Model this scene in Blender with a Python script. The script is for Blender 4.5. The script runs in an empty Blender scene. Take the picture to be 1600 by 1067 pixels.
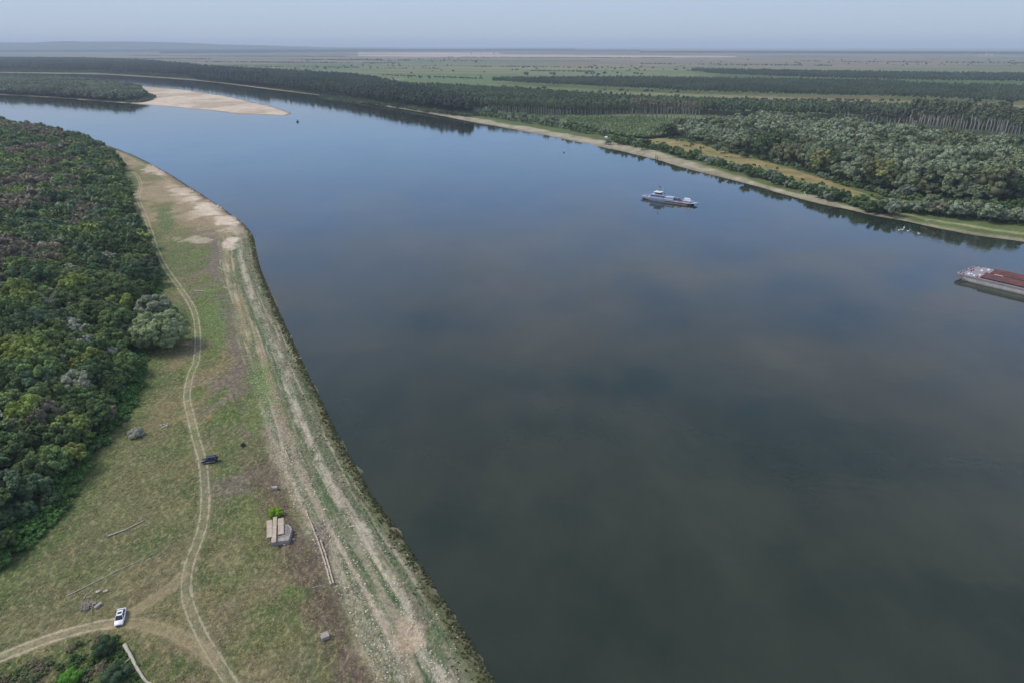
import bpy, bmesh, math, random
import numpy as np
from math import radians, sin, cos, pi, tan, atan, atan2, sqrt
rng = np.random.default_rng(7)
random.seed(7)
SC = bpy.context.scene
COL = SC.collection

# ------------------------------------------------------------------ camera
H = 112.0
F_PX = 1067.0                       # focal length in pixels of the 1600 px wide photograph
PITCH = atan((533.5 - 72.0) / F_PX)
SP, CP = sin(PITCH), cos(PITCH)
cam_d = bpy.data.cameras.new('camera')
cam = bpy.data.objects.new('camera', cam_d)
COL.objects.link(cam)
cam.location = (0, 0, H)
cam.rotation_euler = (pi / 2 - PITCH, 0, 0)
cam_d.sensor_width = 36.0
cam_d.lens = 36.0 * F_PX / 1600.0
cam_d.clip_start = 1.0
cam_d.clip_end = 120000.0
SC.camera = cam

# ------------------------------------------------------------------ light
SUN_EL, SUN_AZ = radians(48), radians(-78)     # azimuth from +Y towards +X: the sun stands to the left
sd = bpy.data.lights.new('sun', 'SUN')
sd.energy = 2.1
sd.angle = radians(20)
sd.color = (1.0, 0.955, 0.89)
so = bpy.data.objects.new('sun', sd)
COL.objects.link(so)
so.location = (-300, 0, 400)
so.rotation_euler = (pi / 2 - SUN_EL, 0, -SUN_AZ + pi)   # lamp looks down -Z

w = bpy.data.worlds.new('World')
SC.world = w
w.use_nodes = True
nt = w.node_tree
nt.nodes.clear()
N = nt.nodes.new
L = nt.links.new
wo = N('ShaderNodeOutputWorld')
bg = N('ShaderNodeBackground')
sky = N('ShaderNodeTexSky')
sky.sky_type = 'NISHITA'
sky.sun_disc = False
sky.sun_elevation = SUN_EL
sky.sun_rotation = SUN_AZ
sky.altitude = 100
sky.air_density = 1.0
sky.dust_density = 1.6
sky.ozone_density = 2.5
tc = N('ShaderNodeTexCoord')
sep = N('ShaderNodeSeparateXYZ')
L(tc.outputs['Generated'], sep.inputs[0])
# thin cloud sheet: direction divided by its height gives a flat layer
zc = N('ShaderNodeMath'); zc.operation = 'MAXIMUM'; zc.inputs[1].default_value = 0.03
L(sep.outputs['Z'], zc.inputs[0])
dv = N('ShaderNodeVectorMath'); dv.operation = 'DIVIDE'
cz = N('ShaderNodeCombineXYZ')
for i in range(3):
    L(zc.outputs[0], cz.inputs[i])
L(tc.outputs['Generated'], dv.inputs[0])
L(cz.outputs[0], dv.inputs[1])
cn = N('ShaderNodeTexNoise')
cn.inputs['Scale'].default_value = 1.9
cn.inputs['Detail'].default_value = 9
cn.inputs['Roughness'].default_value = 0.62
cmap = N('ShaderNodeMapping'); cmap.inputs['Scale'].default_value = (0.55, 1.3, 1.0); cmap.inputs['Rotation'].default_value = (0, 0, 0.35)
L(dv.outputs[0], cmap.inputs[0]); L(cmap.outputs[0], cn.inputs['Vector'])
cn.inputs['Distortion'].default_value = 0.35
cr = N('ShaderNodeMapRange')
cr.inputs['From Min'].default_value = 0.40
cr.inputs['From Max'].default_value = 0.57
L(cn.outputs['Fac'], cr.inputs['Value'])
er = N('ShaderNodeMapRange')          # few clouds low over the horizon, more of them higher up
er.inputs['From Min'].default_value = 0.10
er.inputs['From Max'].default_value = 0.34
er.inputs['To Min'].default_value = 0.0
er.inputs['To Max'].default_value = 0.88
er.interpolation_type = 'SMOOTHSTEP'
L(sep.outputs['Z'], er.inputs['Value'])
cm = N('ShaderNodeMath'); cm.operation = 'MULTIPLY'
L(cr.outputs[0], cm.inputs[0]); L(er.outputs[0], cm.inputs[1])
mixc = N('ShaderNodeMixRGB')
mixc.inputs['Color2'].default_value = (4.8, 4.85, 5.7, 1)
L(cm.outputs[0], mixc.inputs['Fac'])
# grey blue haze at the horizon, clearer blue above it, the physical sky higher up
hz = N('ShaderNodeMapRange')
hz.inputs['From Min'].default_value = 0.30
hz.inputs['From Max'].default_value = 0.75
hz.inputs['To Min'].default_value = 0.92
hz.inputs['To Max'].default_value = 0.15
L(sep.outputs['Z'], hz.inputs['Value'])
ramp = N('ShaderNodeValToRGB')
cre = ramp.color_ramp
K_ = 12.0
stops = [(0.0, (3.55, 4.15, 4.85)), (0.06, (3.45, 4.35, 5.6)), (0.12, (2.8, 4.7, 7.8)), (0.22, (2.2, 4.2, 8.2)), (0.36, (2.5, 3.7, 6.4)), (0.6, (2.2, 3.0, 4.2))]
cre.elements[0].position = 0.0; cre.elements[0].color = (*[c / K_ for c in stops[0][1]], 1)
cre.elements[1].position = 0.6; cre.elements[1].color = (*[c / K_ for c in stops[-1][1]], 1)
for p_, c_ in stops[1:-1]:
    e_ = cre.elements.new(p_); e_.color = (*[c / K_ for c in c_], 1)
L(sep.outputs['Z'], ramp.inputs[0])
rk = N('ShaderNodeVectorMath'); rk.operation = 'SCALE'; rk.inputs['Scale'].default_value = K_
L(ramp.outputs[0], rk.inputs[0])
veil = N('ShaderNodeMixRGB')
L(rk.outputs[0], veil.inputs['Color2'])
L(hz.outputs[0], veil.inputs['Fac'])
L(sky.outputs[0], veil.inputs['Color1'])
L(veil.outputs[0], mixc.inputs['Color1'])
L(mixc.outputs[0], bg.inputs['Color'])
bg.inputs['Strength'].default_value = 0.095
L(bg.outputs[0], wo.inputs['Surface'])
SC.view_settings.view_transform = 'Standard'
SC.view_settings.look = 'None'
SC.view_settings.exposure = 0.57
SC.view_settings.gamma = 1.0
SC.render.engine = 'CYCLES'

# ------------------------------------------------------------------ helpers
def P(px, py, z=0.0):
    """world point at height z that a pixel of the photograph looks at"""
    xn = (px - 800.0) / F_PX
    yn = (py - 533.5) / F_PX
    k = (H - z) / (SP + yn * CP)
    return np.array([xn * k, (CP - yn * SP) * k, z])

def pix(x, y, z):
    """pixel of world points (numpy arrays)"""
    dz = z - H
    zc_ = y * CP - dz * SP
    yc_ = -y * SP - dz * CP
    zc_ = np.maximum(zc_, 1e-3)
    return 800 + F_PX * x / zc_, 533.5 + F_PX * yc_ / zc_, zc_

def sl(r, g, b, k=1.0):
    f = lambda c: ((c / 255.0 + 0.055) / 1.055) ** 2.4 if c > 10 else c / 255.0 / 12.92
    return np.array([f(r) * k, f(g) * k, f(b) * k])

def _h(ix, iy, s):
    n = (ix.astype(np.int64) * 374761393 + iy.astype(np.int64) * 668265263 + s * 2147483647) & 0xFFFFFFFF
    n = ((n ^ (n >> 13)) * 1274126177) & 0xFFFFFFFF
    n = (n ^ (n >> 16)) & 0xFFFFFFFF
    return n / 4294967295.0

def vn(x, y, s=0):
    ix = np.floor(x); iy = np.floor(y)
    fx = x - ix; fy = y - iy
    fx = fx * fx * (3 - 2 * fx); fy = fy * fy * (3 - 2 * fy)
    a = _h(ix, iy, s); b = _h(ix + 1, iy, s); c = _h(ix, iy + 1, s); d = _h(ix + 1, iy + 1, s)
    return (a + (b - a) * fx) * (1 - fy) + (c + (d - c) * fx) * fy

def fbm(x, y, s=0, o=4, g=0.5):
    t = 0; a = 1; n = 0
    for i in range(o):
        t = t + a * vn(x * 2 ** i + 17.3 * i, y * 2 ** i - 9.1 * i, s + i); n += a; a *= g
    return t / n

def ss(x, a, b):
    t = np.clip((x - a) / (b - a), 0, 1)
    return t * t * (3 - 2 * t)

def band(x, a, b, e):
    return ss(x, a - e, a + e) * (1 - ss(x, b - e, b + e))

def sdist(x, y, pts):
    """signed distance to a polyline: positive to the left of its direction; also the arc position"""
    best = np.full(x.shape, 1e18); sg = np.zeros(x.shape); arc = np.zeros(x.shape); acc = 0
    for i in range(len(pts) - 1):
        ax, ay = pts[i][0], pts[i][1]; bx_, by_ = pts[i + 1][0], pts[i + 1][1]
        dx, dy = bx_ - ax, by_ - ay
        l2 = dx * dx + dy * dy
        t = ((x - ax) * dx + (y - ay) * dy) / l2
        tc_ = np.clip(t, 0, 1)
        qx = x - (ax + tc_ * dx); qy = y - (ay + tc_ * dy)
        d = qx * qx + qy * qy
        m = d < best
        best[m] = d[m]
        cr_ = dx * (y - ay) - dy * (x - ax)
        sg[m] = np.sign(cr_[m])
        arc[m] = acc + tc_[m] * sqrt(l2)
        acc += sqrt(l2)
    return np.sqrt(best) * sg, arc, acc

def inpoly(x, y, pts):
    r = np.zeros(x.shape, bool)
    n = len(pts)
    for i in range(n):
        x1, y1 = pts[i][0], pts[i][1]; x2, y2 = pts[(i + 1) % n][0], pts[(i + 1) % n][1]
        if y1 == y2:
            continue
        c = ((y1 > y) != (y2 > y)) & (x < (x2 - x1) * (y - y1) / (y2 - y1) + x1)
        r ^= c
    return r

def smooth(pts, n=4):
    """Catmull-Rom through the points"""
    pts = [np.array(p[:2], float) for p in pts]
    out = []
    for i in range(len(pts) - 1):
        p0 = pts[max(i - 1, 0)]; p1 = pts[i]; p2 = pts[i + 1]; p3 = pts[min(i + 2, len(pts) - 1)]
        for k in range(n):
            t = k / n
            out.append(0.5 * ((2 * p1) + (-p0 + p2) * t + (2 * p0 - 5 * p1 + 4 * p2 - p3) * t * t + (-p0 + 3 * p1 - 3 * p2 + p3) * t ** 3))
    out.append(pts[-1])
    return out

def mesh_np(name, V, F, mat=None, col=None, attrs=None, shade=False):
    """V (n,3), F (m,3|4) numpy; col (n,3) point colours"""
    me = bpy.data.meshes.new(name)
    V = np.asarray(V, np.float32); F = np.asarray(F, np.int32)
    k = F.shape[1]
    me.vertices.add(len(V)); me.vertices.foreach_set('co', V.ravel())
    me.loops.add(F.size); me.loops.foreach_set('vertex_index', F.ravel())
    me.polygons.add(len(F))
    me.polygons.foreach_set('loop_start', np.arange(0, F.size, k, dtype=np.int32))
    if col is not None:
        a = me.color_attributes.new('Col', 'FLOAT_COLOR', 'POINT')
        c = np.ones((len(V), 4), np.float32); c[:, :3] = col
        a.data.foreach_set('color', c.ravel())
    for an, av in (attrs or {}).items():
        a = me.attributes.new(an, 'FLOAT', 'POINT')
        a.data.foreach_set('value', np.asarray(av, np.float32))
    me.update(calc_edges=True)
    me.validate()
    if shade:
        me.polygons.foreach_set('use_smooth', np.ones(len(F), bool))
    if mat:
        me.materials.append(mat)
    return me

def link(name, me, parent=None, loc=None, rotz=0, scale=None, color=None):
    o = bpy.data.objects.new(name, me)
    COL.objects.link(o)
    if loc is not None: o.location = loc
    if rotz: o.rotation_euler = (0, 0, rotz)
    if scale is not None: o.scale = scale if hasattr(scale, '__len__') else (scale,) * 3
    if parent is not None: o.parent = parent
    if color is not None: o.color = (*color, 1)
    return o

def tag(o, label=None, cat=None, group=None, kind=None):
    if label: o['label'] = label
    if cat: o['category'] = cat
    if group: o['group'] = group
    if kind: o['kind'] = kind
    return o

def empty(name, loc, rotz=0, label=None, cat=None, group=None, scale=1):
    o = link(name, None, loc=loc, rotz=rotz, scale=scale)
    o.empty_display_size = 0.5
    return tag(o, label, cat, group)

def copy_tree(root, loc, rotz, scale, label=None, group=None, color=None):
    r = root.copy(); COL.objects.link(r)
    r.location = loc; r.rotation_euler = (0, 0, rotz); r.scale = (scale,) * 3 if not hasattr(scale, '__len__') else scale
    if label: r['label'] = label
    if group: r['group'] = group
    for ch in root.children:
        c = ch.copy(); COL.objects.link(c); c.parent = r
        if color is not None and ch.name.startswith('crown'): c.color = (*color, 1)
        for g in ch.children:
            d = g.copy(); COL.objects.link(d); d.parent = c
    return r

class MB:
    """collects boxes, prisms and tubes into one mesh"""
    def __init__(s): s.v = []; s.f = []
    def add(s, v, f):
        n = len(s.v); s.v += [tuple(map(float, p)) for p in v]; s.f += [tuple(i + n for i in q) for q in f]; return s
    def box(s, x0, x1, y0, y1, z0, z1, tx=0, ty=0):
        v = [(x0, y0, z0), (x1, y0, z0), (x1, y1, z0), (x0, y1, z0), (x0 + tx, y0 + ty, z1), (x1 - tx, y0 + ty, z1), (x1 - tx, y1 - ty, z1), (x0 + tx, y1 - ty, z1)]
        return s.add(v, [(3, 2, 1, 0), (4, 5, 6, 7), (0, 1, 5, 4), (1, 2, 6, 5), (2, 3, 7, 6), (3, 0, 4, 7)])
    def prism(s, poly, z0, z1):
        n = len(poly)
        v = [(x, y, z0) for x, y in poly] + [(x, y, z1) for x, y in poly]
        return s.add(v, [tuple(range(n))[::-1], tuple(range(n, 2 * n))] + [(i, (i + 1) % n, n + (i + 1) % n, n + i) for i in range(n)])
    def tube(s, pts, rad, k=8, cap=True):
        pts = [np.array(p, float) for p in pts]
        if not hasattr(rad, '__len__'): rad = [rad] * len(pts)
        v = []
        for i, p in enumerate(pts):
            t = pts[min(i + 1, len(pts) - 1)] - pts[max(i - 1, 0)]
            t = t / (np.linalg.norm(t) + 1e-9)
            a = np.cross(t, (0, 0, 1.0)) if abs(t[2]) < 0.9 else np.cross(t, (1.0, 0, 0))
            a /= np.linalg.norm(a); b = np.cross(t, a)
            v += [p + rad[i] * (cos(2 * pi * j / k) * a + sin(2 * pi * j / k) * b) for j in range(k)]
        f = []
        for i in range(len(pts) - 1):
            for j in range(k):
                f.append((i * k + j, i * k + (j + 1) % k, (i + 1) * k + (j + 1) % k, (i + 1) * k + j))
        if cap:
            f += [tuple(range(k))[::-1], tuple(range((len(pts) - 1) * k, len(pts) * k))]
        return s.add(v, f)
    def loft(s, rings, cap=True):
        k = len(rings[0]); v = [p for r in rings for p in r]; f = []
        for i in range(len(rings) - 1):
            for j in range(k):
                f.append((i * k + j, i * k + (j + 1) % k, (i + 1) * k + (j + 1) % k, (i + 1) * k + j))
        if cap: f += [tuple(range(k))[::-1], tuple(range((len(rings) - 1) * k, len(rings) * k))]
        return s.add(v, f)
    def mesh(s, name, mat, smooth=False, bevel=0):
        me = bpy.data.meshes.new(name)
        me.from_pydata(s.v, [], s.f)
        if bevel or True:
            bm = bmesh.new(); bm.from_mesh(me)
            bmesh.ops.recalc_face_normals(bm, faces=bm.faces)
            if bevel:
                bmesh.ops.bevel(bm, geom=list(bm.edges), offset=bevel, segments=2, affect='EDGES', profile=0.5)
            bm.to_mesh(me); bm.free()
        if smooth:
            for p in me.polygons: p.use_smooth = True
        me.materials.append(mat)
        return me
    def build(s, name, mat, parent=None, loc=None, rotz=0, smooth=False, bevel=0):
        return link(name, s.mesh(name, mat, smooth, bevel), parent, loc, rotz)

# ------------------------------------------------------------------ materials
def nmat(name):
    m = bpy.data.materials.new(name); m.use_nodes = True
    n = m.node_tree
    b = n.nodes['Principled BSDF']
    return m, n, b, n.nodes.new, n.links.new

def mix_mul(n, a, b):
    m = n.nodes.new('ShaderNodeMixRGB'); m.blend_type = 'MULTIPLY'; m.inputs[0].default_value = 1
    n.links.new(a, m.inputs[1]); n.links.new(b, m.inputs[2]); return m.outputs[0]

def noise_val(n, scale, lo, hi, detail=5, rough=0.6, vec=None, fmin=0.3, fmax=0.7, stretch=None):
    t = n.nodes.new('ShaderNodeTexNoise')
    t.inputs['Scale'].default_value = scale; t.inputs['Detail'].default_value = detail; t.inputs['Roughness'].default_value = rough
    if vec is not None:
        if stretch:
            mp = n.nodes.new('ShaderNodeMapping'); mp.inputs['Scale'].default_value = stretch[0]; mp.inputs['Rotation'].default_value = stretch[1]
            n.links.new(vec, mp.inputs[0]); vec = mp.outputs[0]
        n.links.new(vec, t.inputs['Vector'])
    r = n.nodes.new('ShaderNodeMapRange')
    r.inputs['From Min'].default_value = fmin; r.inputs['From Max'].default_value = fmax
    r.inputs['To Min'].default_value = lo; r.inputs['To Max'].default_value = hi
    n.links.new(t.outputs['Fac'], r.inputs['Value'])
    return r.outputs[0]

def solid(name, rgb, rough=0.7, var=0.15, scale=1.5, metal=0.0, spec=0.3, bump=0.0):
    m, n, b, nn, ll = nmat(name)
    g = nn('ShaderNodeTexCoord')
    v = noise_val(n, scale, 1 - var, 1 + var, vec=g.outputs['Object'])
    c = nn('ShaderNodeMixRGB'); c.blend_type = 'MULTIPLY'; c.inputs[0].default_value = 1
    c.inputs[1].default_value = (*rgb, 1); ll(v, c.inputs[2]); ll(c.outputs[0], b.inputs['Base Color'])
    b.inputs['Roughness'].default_value = rough; b.inputs['Metallic'].default_value = metal
    b.inputs['Specular IOR Level'].default_value = spec
    if bump:
        bp = nn('ShaderNodeBump'); bp.inputs['Strength'].default_value = bump; bp.inputs['Distance'].default_value = 0.1
        ll(v, bp.inputs['Height']); ll(bp.outputs[0], b.inputs['Normal'])
    return m

def leaf_mat():
    m, n, b, nn, ll = nmat('foliage')
    a = nn('ShaderNodeAttribute'); a.attribute_name = 'Col'
    oi = nn('ShaderNodeObjectInfo')
    c = mix_mul(n, a.outputs['Color'], oi.outputs['Color'])
    ll(c, b.inputs['Base Color'])
    b.inputs['Roughness'].default_value = 0.75
    b.inputs['Specular IOR Level'].default_value = 0.25
    tr = nn('ShaderNodeBsdfTranslucent'); ll(c, tr.inputs['Color'])
    mx = nn('ShaderNodeMixShader'); mx.inputs[0].default_value = 0.14
    ll(b.outputs[0], mx.inputs[1]); ll(tr.outputs[0], mx.inputs[2])
    ll(mx.outputs[0], n.nodes['Material Output'].inputs['Surface'])
    return m
LEAF = leaf_mat()
BARK = solid('bark', sl(92, 84, 74), 0.9, 0.3, 3)
PALEBARK = solid('pale_bark', sl(152, 148, 138), 0.8, 0.25, 2)

def ground_mat(name, near=True):
    m, n, b, nn, ll = nmat(name)
    a = nn('ShaderNodeAttribute'); a.attribute_name = 'Col'
    g = nn('ShaderNodeNewGeometry'); pos = g.outputs['Position']
    col = a.outputs['Color']
    if near:
        v1 = noise_val(n, 1.1, 0.50, 1.55, 8, 0.75, pos)
        v2 = noise_val(n, 0.16, 0.80, 1.22, 6, 0.65, pos)
        v3 = noise_val(n, 3.2, 0.72, 1.30, 4, 0.7, pos)
        col = mix_mul(n, mix_mul(n, mix_mul(n, col, v1), v2), v3)
        # straw coloured tufts, stretched with the slope of the meadow
        st = noise_val(n, 0.9, 0.0, 0.9, 8, 0.85, pos, 0.49, 0.66, ((1, 0.55, 1), (0, 0, 0.6)))
        ga = nn('ShaderNodeAttribute'); ga.attribute_name = 'grass'
        mm = nn('ShaderNodeMath'); mm.operation = 'MULTIPLY'; ll(st, mm.inputs[0]); ll(ga.outputs['Fac'], mm.inputs[1])
        mx = nn('ShaderNodeMixRGB'); ll(mm.outputs[0], mx.inputs[0]); ll(col, mx.inputs[1]); mx.inputs[2].default_value = (*sl(168, 156, 118), 1)
        col = mx.outputs[0]
        dk = noise_val(n, 0.75, 0.0, 0.85, 8, 0.85, pos, 0.51, 0.68, ((1, 0.6, 1), (0, 0, -0.4)))
        mm = nn('ShaderNodeMath'); mm.operation = 'MULTIPLY'; ll(dk, mm.inputs[0]); ll(ga.outputs['Fac'], mm.inputs[1])
        mx = nn('ShaderNodeMixRGB'); ll(mm.outputs[0], mx.inputs[0]); ll(col, mx.inputs[1]); mx.inputs[2].default_value = (*sl(70, 84, 48), 1)
        col = mx.outputs[0]
        # pebbles: pale cells
        pa = nn('ShaderNodeAttribute'); pa.attribute_name = 'pebble'
        pn = noise_val(n, 1.8, 0.0, 1.0, 9, 0.85, pos, 0.46, 0.62, ((1, 0.45, 1), (0, 0, 0.5)))
        mm = nn('ShaderNodeMath'); mm.operation = 'MULTIPLY'; ll(pn, mm.inputs[0]); ll(pa.outputs['Fac'], mm.inputs[1])
        mx = nn('ShaderNodeMixRGB'); ll(mm.outputs[0], mx.inputs[0]); ll(col, mx.inputs[1]); mx.inputs[2].default_value = (*sl(196, 188, 170), 1)
        col = mx.outputs[0]
        for an, cc, half, wd, mid in (('track_a', (170, 162, 136), 0.98, 0.25, 0.22), ('track_b', (186, 172, 146), 1.1, 0.42, 0.30),
                                      ('track_c', (160, 144, 114), 1.1, 0.42, 0.55), ('track_d', (156, 142, 112), 1.0, 0.4, 0.55)):
            t = nn('ShaderNodeAttribute'); t.attribute_name = an
            wob = noise_val(n, 0.5, -0.25, 0.25, 4, 0.6, pos)
            ab = nn('ShaderNodeMath'); ab.operation = 'ABSOLUTE'; ll(t.outputs['Fac'], ab.inputs[0])
            s1 = nn('ShaderNodeMath'); s1.operation = 'SUBTRACT'; ll(ab.outputs[0], s1.inputs[0]); s1.inputs[1].default_value = half
            s2 = nn('ShaderNodeMath'); s2.operation = 'ABSOLUTE'; ll(s1.outputs[0], s2.inputs[0])
            s3 = nn('ShaderNodeMath'); s3.operation = 'ADD'; ll(s2.outputs[0], s3.inputs[0]); ll(wob, s3.inputs[1])
            r = nn('ShaderNodeMapRange'); r.inputs['From Min'].default_value = wd * 0.4; r.inputs['From Max'].default_value = wd * 1.25
            r.inputs['To Min'].default_value = 0.9 if an in ('track_a', 'track_b') else 0.72; r.inputs['To Max'].default_value = 0
            ll(s3.outputs[0], r.inputs['Value'])
            # dusty strip between and beside the ruts
            r2 = nn('ShaderNodeMapRange'); r2.inputs['From Min'].default_value = half; r2.inputs['From Max'].default_value = half + 1.0
            r2.inputs['To Min'].default_value = mid; r2.inputs['To Max'].default_value = 0
            ll(ab.outputs[0], r2.inputs['Value'])
            mxv = nn('ShaderNodeMath'); mxv.operation = 'MAXIMUM'; ll(r.outputs[0], mxv.inputs[0]); ll(r2.outputs[0], mxv.inputs[1])
            bre = noise_val(n, 1.3, 0.55, 1.0, 5, 0.7, pos, 0.35, 0.6)
            m3 = nn('ShaderNodeMath'); m3.operation = 'MULTIPLY'; ll(mxv.outputs[0], m3.inputs[0]); ll(bre, m3.inputs[1])
            tcm = nn('ShaderNodeMixRGB'); tcm.blend_type = 'MULTIPLY'; tcm.inputs[0].default_value = 1; tcm.inputs[1].default_value = (*sl(*cc), 1); ll(v3, tcm.inputs[2])
            mx = nn('ShaderNodeMixRGB'); ll(m3.outputs[0], mx.inputs[0]); ll(col, mx.inputs[1]); ll(tcm.outputs[0], mx.inputs[2])
            col = mx.outputs[0]
        bp = nn('ShaderNodeBump'); bp.inputs['Strength'].default_value = 0.55; bp.inputs['Distance'].default_value = 0.35
        ll(v1, bp.inputs['Height']); ll(bp.outputs[0], b.inputs['Normal'])
    else:
        v1 = noise_val(n, 0.05, 0.75, 1.30, 8, 0.7, pos)
        v2 = noise_val(n, 0.45, 0.72, 1.32, 6, 0.7, pos)
        col = mix_mul(n, mix_mul(n, col, v1), v2)
    ll(col, b.inputs['Base Color'])
    b.inputs['Roughness'].default_value = 0.95
    b.inputs['Specular IOR Level'].default_value = 0.1
    return m

def water_mat():
    m, n, b, nn, ll = nmat('river_water')
    g = nn('ShaderNodeNewGeometry'); pos = g.outputs['Position']
    c1 = nn('ShaderNodeMixRGB'); c1.inputs[1].default_value = (*sl(28, 40, 32), 1); c1.inputs[2].default_value = (*sl(48, 54, 44), 1)
    ll(noise_val(n, 0.016, 0, 1, 7, 0.62, pos, 0.38, 0.62, ((1, 0.6, 1), (0, 0, 0.5))), c1.inputs[0])
    ll(c1.outputs[0], b.inputs['Base Color'])
    b.inputs['IOR'].default_value = 1.33
    b.inputs['Specular IOR Level'].default_value = 0.5
    # slicks and wind patches: roughness varies in long streaks
    ll(noise_val(n, 0.008, 0.012, 0.085, 9, 0.62, pos, 0.35, 0.68, ((1, 0.45, 1), (0, 0, 0.55))), b.inputs['Roughness'])
    h1 = nn('ShaderNodeTexNoise'); h1.inputs['Scale'].default_value = 0.35; h1.inputs['Detail'].default_value = 4; ll(pos, h1.inputs['Vector'])
    h2 = nn('ShaderNodeTexNoise'); h2.inputs['Scale'].default_value = 0.035; h2.inputs['Detail'].default_value = 4; ll(pos, h2.inputs['Vector'])
    ad = nn('ShaderNodeMath'); ad.operation = 'MULTIPLY_ADD'; ll(h2.outputs[0], ad.inputs[0]); ad.inputs[1].default_value = 3.0; ll(h1.outputs[0], ad.inputs[2])
    bp = nn('ShaderNodeBump'); bp.inputs['Strength'].default_value = 0.035; bp.inputs['Distance'].default_value = 1.0
    ll(ad.outputs[0], bp.inputs['Height']); ll(bp.outputs[0], b.inputs['Normal'])
    return m

# ------------------------------------------------------------------ layout curves (world metres)
ZB = 2.2      # height of the near meadow above the river
left_px = [(930, 1330), (845, 1190), (770, 1067), (735, 1005), (700, 950), (668, 900), (640, 860), (608, 812), (580, 772), (555, 730), (533, 692),
           (508, 640), (484, 592), (462, 545), (441, 500), (423, 460), (407, 422), (400, 395), (394, 368), (376, 347), (345, 325),
           (320, 308), (290, 289), (260, 270), (230, 254), (200, 240), (160, 226), (100, 209), (0, 190), (-170, 172)]
LSH = smooth([P(*p) for p in left_px], 3)
FEDGE = [P(x, y, ZB) for x, y in [(-420, 1300), (-300, 1150), (-140, 985), (-60, 930), (10, 880), (55, 850), (95, 795), (125, 740), (160, 690), (200, 640), (222, 600), (226, 560),
         (228, 520), (236, 480), (250, 452), (243, 420), (234, 392), (218, 352), (206, 322), (203, 300), (199, 280), (191, 258), (178, 244), (158, 229), (100, 212), (0, 192), (-170, 174)]]
FEDGE = [p[:2] for p in FEDGE]
T_MAIN = smooth([P(x, y, ZB) for x, y in [(420, 1160), (390, 1115), (359, 1064), (341, 1035), (323, 1006), (305, 970), (294, 941), (291, 912), (296, 880), (308, 847), (318, 814), (320.5, 771), (316, 720),
          (306, 684), (298, 650), (292, 619), (297, 588), (307, 560), (309, 521), (302, 484), (281, 450), (261, 422), (246, 394), (236, 364), (225, 333), (216, 310), (220, 290), (215, 276), (206, 269)]], 4)
T_LEFT = smooth([P(x, y, ZB) for x, y in [(-90, 1062), (0, 1027), (36, 1012), (73, 999), (109, 988), (145, 979), (181, 972), (200, 968)]], 4)
T_EAST = smooth([P(x, y, ZB) for x, y in [(150, 977), (203, 973), (232, 977), (261, 985), (290, 999), (315, 1014), (333, 1034), (345, 1050)]], 4)
T_UP = smooth([P(x, y, ZB) for x, y in [(170, 973), (198, 961), (225, 945), (254, 927), (279, 905), (295, 880)]], 4)

def left_h(x, y, s=None, fd=None):
    x = np.asarray(x, float); y = np.asarray(y, float)
    if s is None: s = sdist(x, y, LSH)[0]
    if fd is None: fd = sdist(x, y, FEDGE)[0]
    s = s + ((fbm(x / 5, y / 5, 55, 3) - 0.5) * 3.4 + (fbm(x / 1.3, y / 1.3, 57, 2) - 0.5) * 1.0) * (1 - ss(s, 3, 9))
    z = np.where(s < 0, np.maximum(s * 0.16, -2.5), 0)
    z = z + ss(s, -1, 9) * 1.0 + ss(s, 8, 15) * 0.35 + ss(s, 14, 26) * 0.85
    z = z + np.clip(fd, 0, 1e9) ** 0.9 * 0.20 * ss(s, 10, 110) * (fd > 0)
    z = np.minimum(z, 20)
    z = z + (fbm(x / 9, y / 9, 3, 3) - 0.5) * 0.5 * ss(s, 2, 20) + (fbm(x / 2.2, y / 2.2, 5, 3) - 0.5) * 0.22 * ss(s, 0, 6)
    return z

def gz(x, y):
    return float(left_h(np.array([x]), np.array([y]))[0])

def G(px, py):
    """point of the near bank seen at a pixel"""
    p = P(px, py, ZB)
    for _ in range(4):
        p = P(px, py, gz(p[0], p[1]))
    return p

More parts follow.
